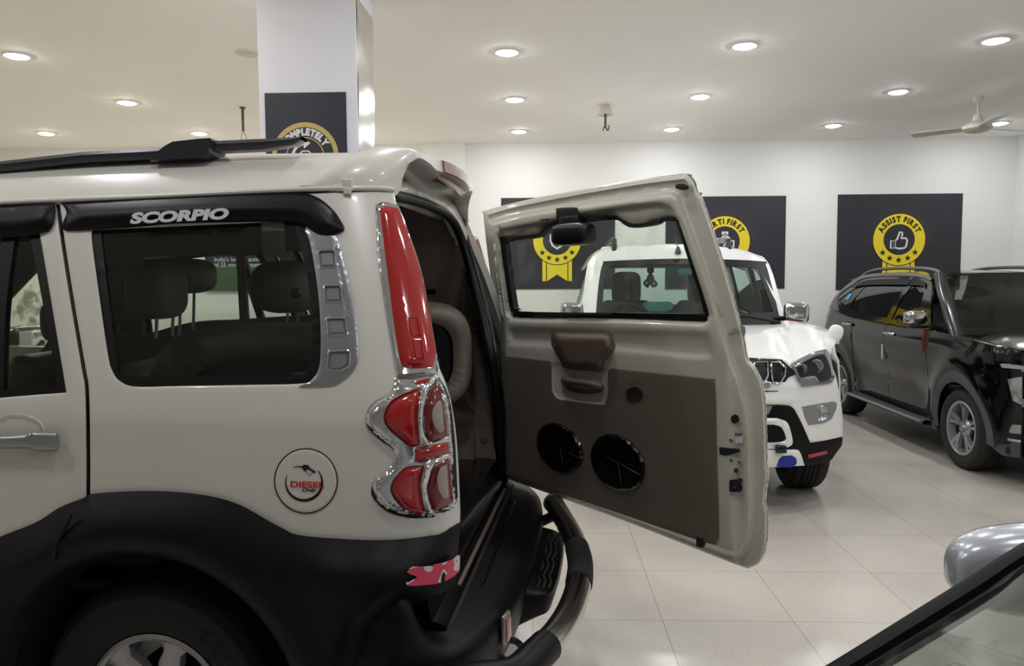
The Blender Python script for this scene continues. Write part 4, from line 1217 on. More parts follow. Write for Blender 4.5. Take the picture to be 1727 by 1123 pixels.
c_.data.transform(Matrix.Translation((q.x - .1, 1.28, q.z)) @ Matrix.Rotation(math.radians(28), 4, 'Z') @ Matrix.Translation((-q.x + .1, -1.28, -q.z)))
q = C1.P(470, 700, y=.42)
mat('dark_vinyl', (80, 76, 72), .55, noise=.15, nscale=10)
c2_ = cushion((q.x, .44, q.z), .46, .30, .16); c2_.data.materials[0] = MATS['dark_vinyl']
# second row seats, headrests on thin rods
def headrest(px0, py0, px1, py1, y, d_=.12, e=.55, seat_py=545):
    a, b_ = C1.P(px0, py0, y=y), C1.P(px1, py1, y=y)
    cx_, cz_ = (a.x + b_.x) / 2, (a.z + b_.z) / 2
    h = MB().sell((cx_, y, cz_), (abs(b_.x - a.x) / 2, d_, abs(a.z - b_.z) / 2), e, e, 28, 18).build('headrest', 'seat_vinyl', car1, sharp=80)
    zz_ = C1.P((px0 + px1) / 2, seat_py, y=y).z
    MB().tube([(cx_ + .035, y - .05, cz_), (cx_ + .02, y - .05, zz_ - .05)], .006, 8).tube([(cx_ + .035, y + .05, cz_), (cx_ + .02, y + .05, zz_ - .05)], .006, 8).build('headrest_rod', 'satin_chrome', h)
headrest(225, 445, 305, 538, .62, .10, .62); headrest(250, 436, 356, 495, .95, .11, .6); headrest(426, 440, 538, 528, 1.02, .11, .75)
a, b_ = C1.P(255, 546, y=.8), C1.P(560, 700, y=.8)
sb = []
for i, y in enumerate([.30, .36, .5, .7, .85, .95, 1.1, 1.3, 1.42, 1.48]):
    e_ = .05 if i in (0, 9) else (.015 if i in (1, 8) else 0)
    sb.append([Vector((x + (.0), y, z - e_ * (1 if z > .9 else 0))) for x, z in [(-.62, .75), (-.60, 1.0), (-.52, 1.20), (-.46, 1.275), (-.38, 1.30), (-.30, 1.27), (-.28, 1.18), (-.40, .9), (-.46, .72)]])
MB().grid(sb).build('seat_back', 'seat_vinyl', car1, sharp=70)
for y in (.45, 1.33):
    MB().box((-1.35, y, .95), (.16, .46, .62), .06, Matrix.Rotation(math.radians(12), 3, 'Y')).build('front_seat_back', 'seat_vinyl', car1, sharp=70)
    MB().sell((-1.22, y, 1.40), (.06, .13, .10), .6, .6).build('front_headrest', 'seat_vinyl', car1, sharp=80)
    MB().box((-1.6, y, .75), (.5, .46, .14), .05).build('front_seat', 'seat_vinyl', car1, sharp=70)
MB().box((-2.35, WC, 1.08), (.4, 1.5, .22), .06).build('dashboard', 'dull_black', car1)
# paper label hanging at the glass
q1, q2 = C1.P(438, 374, y=.16), C1.P(478, 432, y=.16)
mat('paper_label', (74, 78, 70), .7)
MB().box(((q1.x + q2.x) / 2, side_fn(Vector((0, 0, (q1.z + q2.z) / 2))) + .022, (q1.z + q2.z) / 2), (q2.x - q1.x, .002, q1.z - q2.z), .0008).build('window_label', 'paper_label', car1)
# wing mirrors
def wing(y, s_, nm='wing_mirror'):
    o_ = MB().sell((-2.12, y + s_ * .16, 1.27), (.06, .125, .085), .5, .5, 24, 14).build(nm, 'gloss_black', car1, sharp=70)
    MB().box((-2.062, y + s_ * .16, 1.27), (.006, .20, .13), .003).build('mirror_glass', 'chrome', o_)
    MB().box((-2.15, y + s_ * .02, 1.23), (.06, .1, .04), .01).build('mirror_arm', 'gloss_black', o_)
wing(0, -1)
mq_ = C1.P(40, 576, y=1.95)
mo_ = MB().sell(mq_, (.075, .14, .088), .45, .4, 28, 16).build('wing_mirror', 'gloss_black', car1, sharp=70)
MB().box(mq_ + Vector((.070, -.012, .002)), (.01, .215, .125), .004).build('mirror_glass', 'chrome', mo_)
MB().box((mq_.x, 1.82, mq_.z - .05), (.06, .14, .05), .015).build('mirror_arm', 'gloss_black', mo_)
# ---------------------------------------------------------------- wheels
def wheel(name, parent, c, R, w_, rr, side_, mt='rubber', rimmat='alloy', style=0, nb=64, spokes=5, lug=True):
    """c: centre of the outer face plane; side_ -1: outward is -axis; axis is local y unless the parent frame says x."""
    ax = 1 if style < 10 else 0
    s_ = side_
    prof_ = [(rr, .02), (rr + .012, .002), (rr + .03, -.006), (rr + (R - rr) * .45, -.014), (rr + (R - rr) * .75, -.008), (R - .018, .006), (R - .006, .022), (R - .001, .04), (R, .06)]
    for g in range(4):
        x_ = .06 + (w_ - .12) * (g + .5) / 4
        prof_ += [(R, x_ - .006), (R - .008, x_ - .005), (R - .008, x_ + .005), (R, x_ + .006)]
    prof_ += [(R, w_ - .06), (R - .006, w_ - .022), (R - .03, w_ - .004), (rr + .02, w_ - .01), (rr, w_ - .03)]
    def mod(j, i):
        if 5 <= j <= 8 and i % 2 == 0: return -.007
        if len(prof_) - 5 <= j < len(prof_) - 2 and i % 2 == 0: return -.007
        return 0
    t = MB().lathe([(r, -s_ * h) for r, h in prof_], c, ax, nb * 2, mod, a0=.1).build(name, mt, parent, sharp=28)
    # rim
    rb = MB()
    rb.lathe([(rr + .006, -s_ * .004), (rr - .004, -s_ * -.002), (rr - .014, -s_ * .006), (rr - .02, -s_ * .05), (rr - .03, -s_ * .16), (0.02, -s_ * .165)], c, ax, 64)
    def pt(r, a, h):
        p = [0, 0, 0]; p[ax] = -s_ * h; p[(ax + 1) % 3] = r * math.cos(a); p[(ax + 2) % 3] = r * math.sin(a); return Vector(p) + Vector(c)
    rb.lathe([(.0, -s_ * .018), (.03, -s_ * .018), (.034, -s_ * .024), (.06, -s_ * .028), (.072, -s_ * .045), (.07, -s_ * .08)], c, ax, 40)
    n_s = spokes
    for k in range(n_s):
        a = 2 * math.pi * k / n_s + .3
        if style % 10 == 0:      # broad single spokes
            segs = [(.055, .52), (.12, .30), (rr * .75, .19), (rr - .012, .27)]
        else:                     # twin swept spokes
            segs = None
        if segs:
            rws = []
            for r, hw in segs:
                rws.append([pt(r, a - hw, .05), pt(r, a - hw * .92, .022), pt(r, a - hw * .5, .014), pt(r, a + hw * .5, .014), pt(r, a + hw * .92, .022), pt(r, a + hw, .05)])
            rb.grid(rws)
        else:
            for off, sw in ((-.20, .16), (.16, .20)):
                rws = []
                for t_ in range(6):
                    u_ = t_ / 5; r = .05 + (rr - .062) * u_; aa = a + off * u_ + sw * u_ * (1 - u_); hw = .10 * (1 - .1 * u_) * (.09 / max(r, .07)) + .03
                    rws.append([pt(r, aa - hw, .05), pt(r, aa - hw * .8, .02), pt(r, aa + hw * .8, .012), pt(r, aa + hw, .05)])
                rb.grid(rws)
    rim = rb.build('rim', rimmat, t, sharp=35)
    hb = MB(); hb.lathe([(0, -s_ * .004), (.026, -s_ * .005), (.031, -s_ * .012), (.031, -s_ * .03)], c, ax, 30)
    for k in range(5):
        a = 2 * math.pi * k / 5 + .6
        q = pt(.05, a, .018); hb.lathe([(0, -s_ * .002), (.008, -s_ * .002), (.009, -s_ * -.004 * -1), (.009, -s_ * .02)], q, ax, 10)
    hb.build('hub_cap', 'dull_silver', t, sharp=35)
    MB().lathe([(.0, -s_ * .10), (rr * .6, -s_ * .10), (rr * .6, -s_ * .12)], c, ax, 40).build('brake_disc', 'dull_black', t)
    return t
RW = .368
w1 = wheel('wheel', car1, (archc.x - .03, .065, .362), .362, .235, .202, -1, nb=90, spokes=6)
wheel('wheel', car1, (archc.x, 2 * WC - .045, RW), RW, .235, .232, 1, nb=40)
for y, s_ in ((.045, -1), (2 * WC - .045, 1)): wheel('wheel', car1, (archc.x - 2.68, y, RW), RW, .235, .232, s_, nb=40)
# raised letters on the near tyre
tl = MB()
for i, ch in enumerate('CEAT'):
    v, f = text2d(ch, .055, .0004)
    a = math.radians(52.5 - i * 9.5); r0 = .252
    tl.add([(archc.x - .03 + (r0 + z_) * math.cos(a) + x_ * math.sin(a), .0475, .362 + (r0 + z_) * math.sin(a) - x_ * math.cos(a)) for x_, z_ in v], f)
tl.build('tyre_lettering', 'dusty_rubber', w1, recalc=False, smooth=False)
# ---------------------------------------------------------------- swung-open rear door
H0 = Vector((-.20, 3.58, 0))
FD = Frame(H0.x, H0.y, math.degrees(math.atan2(.730, .683)))
DS = lambda x, y, o=0: FD.P(x, y, y=-o)
outl = curve([(815.5, 362), (819, 355), (900, 334.4), (1060, 305.5), (1149.7, 294), (1159.7, 295.5), (1169.6, 307.4), (1176, 325), (1182, 333), (1214.5, 429.6), (1249.4, 554), (1259, 603), (1270.6, 618.5), (1284, 647), (1289.7, 693), (1292, 780), (1294.3, 800), (1289, 845), (1292.8, 866), (1291.6, 919), (1282, 946), (1266.7, 955.4), (1240, 951.5), (1060, 880.7), (877, 814.8), (862.7, 807.7), (852.8, 793.5), (848.5, 725), (845.6, 602.7), (843, 557), (840, 525), (828.5, 472), (818, 391)], 4)
seal_o = curve([(843.6, 406), (849, 400.5), (902.6, 394.6), (911.9, 388.8), (921, 379.5), (939.6, 373.8), (986, 366.8), (1032, 362.6), (1045, 368.5), (1060, 376), (1072.4, 377.2), (1090, 374.7), (1114.8, 367.3), (1132.2, 365.3), (1143.5, 371), (1149.7, 384.7), (1189.6, 514), (1192.6, 529), (1188.3, 538), (1179.6, 540), (1040, 534.8), (879.4, 533.5), (865.6, 527.7), (858.6, 513.8)], 4)
seal_i = curve([(852, 411), (857, 407.5), (902.6, 400.8), (914, 393.8), (925.7, 384.5), (941, 381), (981, 376.5), (1036, 370.6), (1052.5, 379), (1067.4, 384), (1102.3, 379), (1124.8, 373), (1138, 374.7), (1143.7, 386), (1183, 510), (1184, 524), (1178, 529), (1040, 527.5), (880, 525.4), (871, 521), (865, 510)], 4)
inner = curve([(825, 382), (833, 373), (900, 357), (1060, 332), (1124.8, 323.5), (1140, 327), (1152, 345), (1200, 480), (1222, 560), (1238, 605), (1252, 650), (1266, 705), (1270, 800), (1270, 880), (1258, 926), (1240, 937), (1200, 925), (1060, 873), (880, 806), (862, 798), (856, 785), (851, 700), (848, 600), (845, 520), (836, 470)], 4)
lip = curve([(842, 392), (850, 386), (905, 376), (1000, 356), (1090, 344), (1118, 343.5), (1134, 352), (1146, 380), (1196, 515), (1200, 535), (1190, 546), (1170, 548), (1040, 543), (875, 541), (860, 534), (851, 515)], 4)
band = curve([(858, 556), (872, 552), (1040, 556), (1180, 560), (1198, 566), (1204, 590), (1196, 604), (1150, 603), (1040, 592), (870, 583), (858, 575)], 4)
pocket = curve([(930, 612, 1), (931, 654), (937, 668), (948, 674), (1013, 682), (1022, 676), (1025.6, 662), (1025.6, 622, 1)], 4)
sdO = SD(outl)
sdI, sdL, sdB, sdP = SD(inner), SD(lip), SD(band), SD(pocket)
def door_rel(x, y, d):
    s_ = 1 + .45 * sst((x - 830) / 440)
    h = .004 + .012 * sst(d / 3) + .034 * sst((sdI(x, y) + 3) / (9 * s_))
    h -= .026 * sst((sdL(x, y) + 2) / 7)
    h -= .014 * sst((sdB(x, y) + 2) / 12)
    h -= .006 * sst((sdP(x, y) + 1) / 5)
    # stepped right-hand face around the lock
    if x > 1205 and y > 560: h -= .012 * sst((x - 1226 - (y - 560) * .03) / 8)
    do = sdO(x, y)
    if x < 1165 and y < 420: h += .007 * math.exp(-((do - 8) / 2.0) ** 2) - .004 * math.exp(-((do - 13) / 2.0) ** 2)
    return h
tg = panel('rear_door', outl, DS, 'inner_paint', None, holes=[seal_o], sp=8, th=.03, relief=door_rel, toward=FD.cl, sharp=60, cont=[(outl, [1, 2, 3.2, 5, 6.5, 8, 9.5, 11.5, 13.5]), (inner, [-3.5, -1, 2, 5, 8, 12]), (lip, [-2.5, -.5, 2, 5.5]), (band, [-2.5, 1.5, 6, 10.5]), (pocket, [-1.5, .8, 3, 4.5])])
tg.parent = car1
tg.matrix_world = FD.M.copy(); tg.matrix_parent_inverse = Matrix(); 
tg.matrix_basis = C1.M.inverted() @ FD.M
def dpart(name, ol, off, mt, th=.01, sp=14, roll=0, rollpx=5, relief=None, holes=(), sharp=38, parent=tg):
    return panel(name, ol, lambda x, y, o=0: DS(x, y, o + off), mt, parent, holes=holes, sp=sp, th=th, roll=roll, rollpx=rollpx, relief=relief, toward=FD.cl, sharp=sharp)
# outer skin
dpart('outer_skin', outl, -.035, 'paint', .012, 20, holes=[seal_o])
dpart('window_seal', seal_o, .028, 'seal', .03, 7, holes=[seal_i], relief=lambda x, y, d: .006 * sst(d / 4))
dpart('door_glass', seal_o, -.004, 'clear_glass', 0, 40)
cr = curve([(1069.5 + 19 * math.cos(a), 666 + 18 * math.sin(a)) for a in [k * math.pi / 6 for k in range(12)]], 3)
cri = curve([(1069.5 + 14 * math.cos(a), 666 + 13.5 * math.sin(a)) for a in [k * math.pi / 6 for k in range(12)]], 3)
dpart('trim_board', curve([(848.5, 612), (850, 603), (856, 600.7), (925.4, 608.4, 1), (929.7, 614), (930.5, 654), (936.8, 668), (948, 673.9), (1013.7, 682.4), (1022.2, 676.7), (1025.6, 662.5), (1025.6, 628), (1030.8, 621.2, 1), (1190, 637.6), (1201.6, 641.5), (1206, 655), (1209, 770), (1212.4, 896), (1207.4, 911.4), (1194, 916), (1060, 871), (862.7, 803.5), (854, 793.5), (850, 711)], 5), .056, 'trim_board', .008, 16, roll=.002, rollpx=3, holes=[cri])
mc = curve([(929.7, 565), (934, 558.5), (945, 559), (1005, 559.6), (1022, 560.5), (1032.2, 565.6), (1037.9, 585.6), (1035, 594), (1022.2, 614), (1019, 624), (1011, 628), (990, 626), (956.7, 622.6), (945.3, 615.5), (932, 590), (929.7, 583)], 4)
dpart('wiper_motor_cover', mc, .04, 'brown_plastic', .01, 6, relief=lambda x, y, d: .055 * sst(d / 11), sharp=80)
dpart('pull_recess', curve([(951, 648), (953, 643), (1012, 650), (1015, 656), (1010, 662), (985, 664), (960, 659)], 4), .050, 'brown_plastic', .004, 8)
hdl = [DS(x, y, o) for x, y, o in [(951, 641, .042), (952, 642, .07), (965, 643.5, .085), (985, 646, .088), (1002, 649, .085), (1012, 651, .07), (1013, 652, .042)]]
MB().tube(hdl, .013, 10, sm=4).build('pull_handle', 'brown_plastic', tg, sharp=70)
dpart('vent_ring', cr, .057, 'brown_plastic', .006, 5, holes=[cri], relief=lambda x, y, d: .006 * sst(d / 2))
dpart('vent_cup', cri, .058, 'dull_black', .004, 4, relief=lambda x, y, d: -.004 * sst(d / 9))
def ell(cx_, cy_, a, b_, ang, k=1, n=40):
    c_, s_ = math.cos(ang), math.sin(ang)
    return [(cx_ + a * k * math.cos(t) * c_ - b_ * k * math.sin(t) * s_, cy_ + a * k * math.cos(t) * s_ + b_ * k * math.sin(t) * c_) for t in [2 * math.pi * i / n for i in range(n)]]
for (cx_, cy_, a, b_) in [(944, 755, 46, 34.5), (1042, 780.5, 53, 41)]:
    an = math.radians(52)
    def srel(x, y, d, b_=b_):
        u_ = d / b_
        return .004 + .013 * sst(u_ / .12) - .006 * sst((u_ - .16) / .08) + .002 * math.sin(u_ * 60) * (.3 < u_ < .8)
    sp_o = dpart('speaker', ell(cx_, cy_, a, b_, an), .057, 'gloss_black', .005, 4.5, relief=srel, sharp=50)
    dpart('speaker_cone', ell(cx_, cy_, a, b_, an, .34), .063, 'gloss_black', .004, 4, relief=lambda x, y, d: .006 * sst(d / 6), parent=sp_o, sharp=60)
    cb = MB()
    for t in (-.5, .6, 1.6, 2.6):
        x1_, y1_ = cx_ + .82 * a * math.cos(t) * math.cos(an) - .82 * b_ * math.sin(t) * math.sin(an), cy_ + .82 * a * math.cos(t) * math.sin(an) + .82 * b_ * math.sin(t) * math.cos(an)
        cb.tube([DS(cx_, cy_, .074), DS((cx_ + x1_) / 2, (cy_ + y1_) / 2, .079), DS(x1_, y1_, .07)], .004, 6)
    cb.build('speaker_bar', 'gloss_black', sp_o)
# high brake lamp box on its stalk
dpart('lamp_bracket', curve([(938, 356), (940, 351), (970, 349.5), (974, 353), (976, 368), (942, 372)], 4), .062, 'seal', .02, 5, roll=.004, rollpx=3)
dpart('lamp_stalk', curve([(943, 366, 1), (975, 362, 1), (980, 382, 1), (942, 385, 1)], 4), .066, 'seal', .025, 6, roll=.004, rollpx=3)
mat('lamp_box_black', (12, 12, 15), .35)
bx = MB().sell(DS(967.5, 395.5, .085), (.098, .05, .045), .5, .4, 28, 16).build('high_lamp_box', 'lamp_box_black', tg, sharp=70)
for (a, b_) in [(915, 371), (922, 370), (1010, 357), (1023, 355)]:
    dpart('drain_slot', ell(a, b_, 4, 1.6, -.15, n=14), .056, 'ink_black', .002, 3)
dpart('rubber_stop', curve([(1139, 312), (1144, 309.5), (1155, 310), (1158.5, 315), (1157, 320.5), (1143, 319), (1139, 316)], 4), .045, 'rubber', .02, 4, roll=.004, rollpx=2)
dpart('door_plug', ell(1239.5, 706.5, 7.2, 7.6, 0, n=24), .054, 'dull_black', .006, 3.5, roll=.002, rollpx=3)
for (a, b_) in [(1232.7, 742.5), (1233.4, 776.5), (1247, 779.5)]:
    dpart('lock_screw', ell(a, b_, 3.2, 3.4, 0, n=16), .051, 'dull_silver', .006, 2.5, roll=.001, rollpx=1.5)
dpart('red_plug', ell(1241.5, 793.5, 3.8, 4.2, 0, n=16), .052, 'red_cloth', .006, 2.5, roll=.001, rollpx=1.5)
dpart('caution_label', [(1240, 731), (1252, 731), (1252.5, 747), (1240.5, 747)], .050, 'white_sticker', .0015, 6)
dpart('caution_label', [(1239, 730.5), (1252, 730.5), (1252, 735), (1239, 735)], .0515, 'dull_silver', .0015, 6)
dpart('lock_latch', curve([(1213, 754, 1), (1222, 755), (1245, 758, 1), (1245, 763, 1), (1225, 768), (1213.5, 766, 1)], 4), .053, 'dull_black', .012, 4)
dpart('striker_block', curve([(1230, 812), (1233, 809), (1246, 808), (1250, 811), (1247, 816), (1247, 822), (1250, 828), (1232, 829.5), (1230, 826)], 4), .062, 'dull_black', .02, 4, roll=.002, rollpx=2)
for (a, b_) in [(1239, 815), (1239.5, 822)]: dpart('striker_screw', ell(a, b_, 2.2, 2.2, 0, n=12), .066, 'chrome', .004, 2)
dpart('check_strap', curve([(1174, 906, 1), (1184, 908, 1), (1187, 918, 1), (1184, 924, 1), (1174, 921, 1)], 4), .062, 'rubber', .012, 6)
# hinges joining the door to the body
for z in (.82, 1.15):
    MB().tube([C1.L(FD.W((.0, -.02, z - .05))), C1.L(FD.W((.0, -.02, z + .05)))], .016, 12).build('door_hinge', 'inner_paint', car1)
# ---------------------------------------------------------------- mirror the near side parts across the car
for o in near1 + [lo]:
    m_ = mirrored(o, car1, 1, WC)
    for ch in o.children:
        if ch.name.startswith(('lettering', 'lamp_lens', 'lamp_reflector')) and not ch.name.startswith('lettering'): mirrored(ch, m_, 1, WC)
# ================================================================== FAR WHITE CAR (faces the camera)
C2 = Frame(1.14, 4.98, 2.4)
car2 = thing('car', 'white car facing the camera behind the open rear door, blue tape on its bumper', 'car', C2)
SW = {'paint': 'white_paint', 'inner_paint': 'white_paint'}
def nose(p, base=0.0):
    k = min(1.15, abs(p.x) / .91)
    y = .02 + .22 * k ** 3.2
    z = p.z
    if z > .80: y += .30 * max(0, z - .80) ** 1.25
    if z < .5: y += .10 * (.5 - z)
    return y + base
S2 = Surf(C2, 1, lambda p: nose(p), -1, 3.5, 7.5)
def both(name, outl, mt, off=0, sp=10, th=.02, relief=None, roll=0, rollpx=3, parent=None, holes=(), mp=None, sharp=45, cont=(), sym=True):
    """front part traced on the visible right half and repeated on the left half"""
    m_ = (lambda x, y, o=0: (mp or S2)(x, y, o + off))
    o = panel(name, outl, m_, mt, parent or car2, holes=holes, sp=sp, th=th, relief=relief, roll=roll, rollpx=rollpx, toward=C2.cl, sharp=sharp, cont=cont)
    if sym:
        o2 = mirrored(o, parent or car2, 0, 0)
        return o, o2
    return o, None
def cpx(y_, z_): return proj(C2.W((0, y_, z_)))
print('c2 centre px', cpx(.1, 1.05), cpx(.03, .7), cpx(.03, .45), 'corner', proj(C2.W((.9, .35, .9))))
def c0(py, yy=.03):   # pixel x of the centre line at a row
    lo_, hi_ = 0.1, 2.0
    for _ in range(30):
        m_ = (lo_ + hi_) / 2
        if cpx(yy, m_)[1] > py: lo_ = m_
        else: hi_ = m_
    return cpx(yy, m_)[0]
# bumper and nose skin
cb_ = c0(700)
skin = curve([(cb_, 606, 1), (1262, 603, 1), (1318, 605), (1331, 613, 1), (1397, 588, 1), (1404, 618), (1411, 640), (1420, 690), (1422, 737, 1), (1421, 739, 1), (1366, 747, 1), (1352, 716), (1345, 700), (1335, 686), (1318, 683), (1290, 683), (cb_, 683, 1)])
def nose_rel(x, y, d):
    h = .012 * sst((y - 668) / 3) * sst((684 - y) / 6) if x < 1340 else 0
    h += .01 * sst((665 - y) / 10) * (y > 640)
    return h
both('bumper_skin', skin, 'white_paint', 0, 9, .03, nose_rel, .004, 3)
# grille
gr = curve([(cb_, 605, 1), (1262, 603, 1), (1318, 606, 1), (1345, 630, 1), (1330, 636, 1), (1312, 660, 1), (1285, 661, 1), (cb_, 661, 1)])
gr_o = both('grille', gr, 'gloss_black', .006, 12, .02)
for xc in range(0, 3):
    pass
cx1 = 1310.5
slotD = [(1302, 610.5), (1314, 609.5), (1324.5, 619.5), (1323, 634), (1314.5, 646.5), (1303.5, 646), (1300.5, 628)]
def slot_u(dx): return [(1272 + dx, 611), (1294 + dx, 610.5), (1295.5 + dx, 632), (1291.5 + dx, 641.5), (1283 + dx, 646), (1274 + dx, 641), (1270 + dx, 630)]
for g, par in zip(gr_o, (0, 1)):
    for sl in [slotD] + [slot_u(-26 * k) for k in range(3)]:
        P_ = [S2(x, y, .016) for x, y in sl]
        if par: P_ = [Vector((-v.x, v.y, v.z)) for v in P_]
        if min(abs(v.x) for v in P_) < .01 and par: continue
        MB().tube(P_, .0085, 8, closed=True).build('grille_slot', 'chrome', g)
        mz = [min(v.z for v in P_), max(v.z for v in P_), min(v.x for v in P_), max(v.x for v in P_)]
        fm_ = MB()
        for k in range(4):
            z = mz[0] + (mz[1] - mz[0]) * (k + 1) / 5
            fm_.box(((mz[2] + mz[3]) / 2, P_[0].y + .006, z), ((mz[3] - mz[2]) * .8, .006, .005))
        fm_.build('grille_bar', 'dull_black', g)
q = S2(1293, 649, .02); MB().lathe([(0, -.008), (.02, -.006), (.026, 0), (.026, .01)], q, 1, 20).build('grille_sensor', 'lamp_bowl', car2)
# headlamps
HO = curve([(1333, 614, 1), (1355, 602), (1375, 593), (1393, 589, 1), (1399, 596), (1403, 612), (1408.5, 636, 1), (1404, 646), (1395, 648), (1352, 653.5, 1), (1346, 645), (1340, 630)])
def hrel(x, y, d): return .012 * sst(d / 6)
for o in both('headlamp', HO, 'chrome', .004, 7, .03, hrel, cont=[(HO, [1.2, 3, 6])]):
    sg = 1 if o.name.endswith('001') is False and o.data.vertices[0].co.x > 0 else -1
    sg = 1 if sum(v.co.x for v in o.data.vertices) > 0 else -1
    HI = curve([(1343, 618, 1), (1360, 608), (1378, 600), (1392, 600, 1), (1400, 618), (1403, 636, 1), (1392, 641), (1381, 642), (1374, 634), (1351, 637, 1), (1346, 628)])
    def addc(ob):
        if sg < 0:
            for v in ob.data.vertices: v.co.x *= -1
            ob.data.flip_normals()
    addc(panel('lamp_inner', HI, lambda x, y, o_=0: S2(x, y, o_ + .0165), 'dull_black', o, sp=8, th=.002, toward=C2.cl))
    q = S2(1377.5, 617.5, .02); q2 = S2(1353, 622, .02)
    lb = MB().lathe([(0, .006), (.030, .004), (.036, -.004), (.042, -.004), (.046, .006)], q, 1, 28).lathe([(0, .008), (.02, .006), (.028, -.002), (.034, .004)], q2, 1, 24)
    addc(lb.build('lamp_bulb', 'lamp_bowl', o))
    LL = curve([(1349, 640, 1), (1375, 637.5, 1), (1381, 645), (1400, 642), (1402, 645, 1), (1392, 647), (1353, 652, 1)])
    addc(panel('indicator', LL, lambda x, y, o_=0: S2(x, y, o_ + .019), 'lamp_bowl', o, sp=6, th=.004, toward=C2.cl))
    addc(panel('lamp_cover', HO, lambda x, y, o_=0: S2(x, y, o_ + .03), 'lamp_glass', o, sp=12, th=0, toward=C2.cl, relief=lambda x, y, d: .008 * sst(d / 8) - .008))
# fog lamps
FO = curve([(1353, 686, 1), (1380, 681), (1406, 677, 1), (1411, 680), (1410, 690), (1403, 706, 1), (1390, 713), (1364, 717, 1), (1358, 703)])
for o in both('fog_lamp_surround', FO, 'dull_silver', .005, 7, .02, lambda x, y, d: .006 * sst(d / 2) - .004 * sst((d - 3) / 3)):
    sg = 1 if sum(v.co.x for v in o.data.vertices) > 0 else -1
    q = S2(1383, 697, .008); q = Vector((q.x * sg, q.y, q.z))
    MB().lathe([(0, .004), (.03, .002), (.042, -.006), (.05, -.012), (.056, -.004), (.056, .01)], q, 1, 30).build('fog_lamp', 'lamp_bowl', o)
# lower black mask, skid plate and intake
cb2 = c0(760)
MK = curve([(cb2, 683, 1), (1290, 683, 1), (1318, 683), (1336, 688), (1346, 702), (1356, 722), (1367, 748, 1), (1400, 741), (1421, 736, 1), (1420, 750), (1412, 762), (1403, 775, 1), (1380, 782), (1345, 788, 1), (1340, 786), (cb2, 786, 1)])
both('lower_bumper', MK, 'black_plastic', .004, 10, .03, None, .004, 3)
SK = curve([(cb2, 705, 1), (1310, 705, 1), (1326, 711), (1333, 725), (1337, 745), (1333, 752), (1322, 757, 1), (cb2, 757, 1)])
SI = curve([(cb2 + 6, 716, 1), (1305, 716, 1), (1318, 721), (1326, 738), (1324, 743, 1), (1300, 747), (cb2 + 6, 747, 1)])
both('intake_frame', SK, 'white_paint', .012, 9, .02, lambda x, y, d: .014 * sst(d / 4), holes=[SI])
both('skid_plate', curve([(cb2, 760, 1), (1342, 758, 1), (1349, 762), (1357, 785, 1), (1300, 788), (cb2, 788, 1)]), 'white_paint', .014, 10, .02, lambda x, y, d: .01 * sst(d / 4))
both('bumper_chip', curve([(cb2, 684.5, 1), (1303, 684.5, 1), (1297, 697, 1), (1288, 699), (cb2, 699, 1)]), 'dull_silver', .008, 10, .01)
bl = MB()
for z in (721, 728, 735, 742):
    a_, b_ = S2(1320, z, -.02), S2(cb2, z, -.02)
    bl.box(((a_.x * .0), b_.y + .05, a_.z), (a_.x * 2, .02, .007))
bl.build('intake_bar', 'dull_black', car2)
both('reflector', curve([(1363, 767, 1), (1394, 760, 1), (1396, 765, 1), (1364, 773, 1)]), 'red_lens', .012, 8, .006)
panel('blue_tape', [(1310, 787), (1314, 775), (1320, 769), (1336, 768), (1343, 773), (1344, 781), (1339, 787), (1328, 788.5)], lambda x, y, o=0: S2(x, y, o + .028), 'blue_tape', car2, sp=8, th=.003, toward=C2.cl)
q = S2(1316.5, 757, .05); MB().box(q, (.07, .05, .05), .008).build('tow_hook_box', 'gloss_black', car2)
# bonnet and wings lofted between the nose edge and the windscreen foot
fe = [S2(x, y, -.004) for x, y in [(c0(604, .1), 604), (1230, 603), (1262, 602.5), (1300, 603.5), (1318, 605), (1331, 612), (1350, 603.5), (1372, 593), (1392, 588), (1401, 596)]]
fe[0].x = 0
re = [C2.P(x, y, y=1.26 - .06 * k / 9) for k, (x, y) in enumerate([(cpx(1.26, 1.2)[0], 549), (1190, 549), (1230, 548), (1262, 548), (1290, 547.5), (1305, 547), (1316, 546), (1322, 546.5), (1334, 547), (1345, 551)])]
re[0].x = 0
rows = []
for i in range(15):
    t = i / 14; row = []
    for j in range(len(fe)):
        p = fe[j].lerp(re[j], t)
        p.z += (.045 + .01 * (2 < j < 6)) * math.sin(math.pi * t) ** .8 * (1.0 if j < 8 else .6) + (0.03 * (1 - (1 - t) ** 3) if j > 6 else 0)
        if j == 5: p.z -= .012 * math.sin(math.pi * t)
        if j >= 8: p.x = p.x + .07 * math.sin(math.pi * t) * (j - 7)
        row.append(p)
    rows.append(row)
full = [[Vector((-v.x, v.y, v.z)) for v in r[::-1][:-1]] + r for r in rows]
MB().grid(full, (0, 0, -.01)).build('bonnet', 'white_paint', car2, sharp=50)
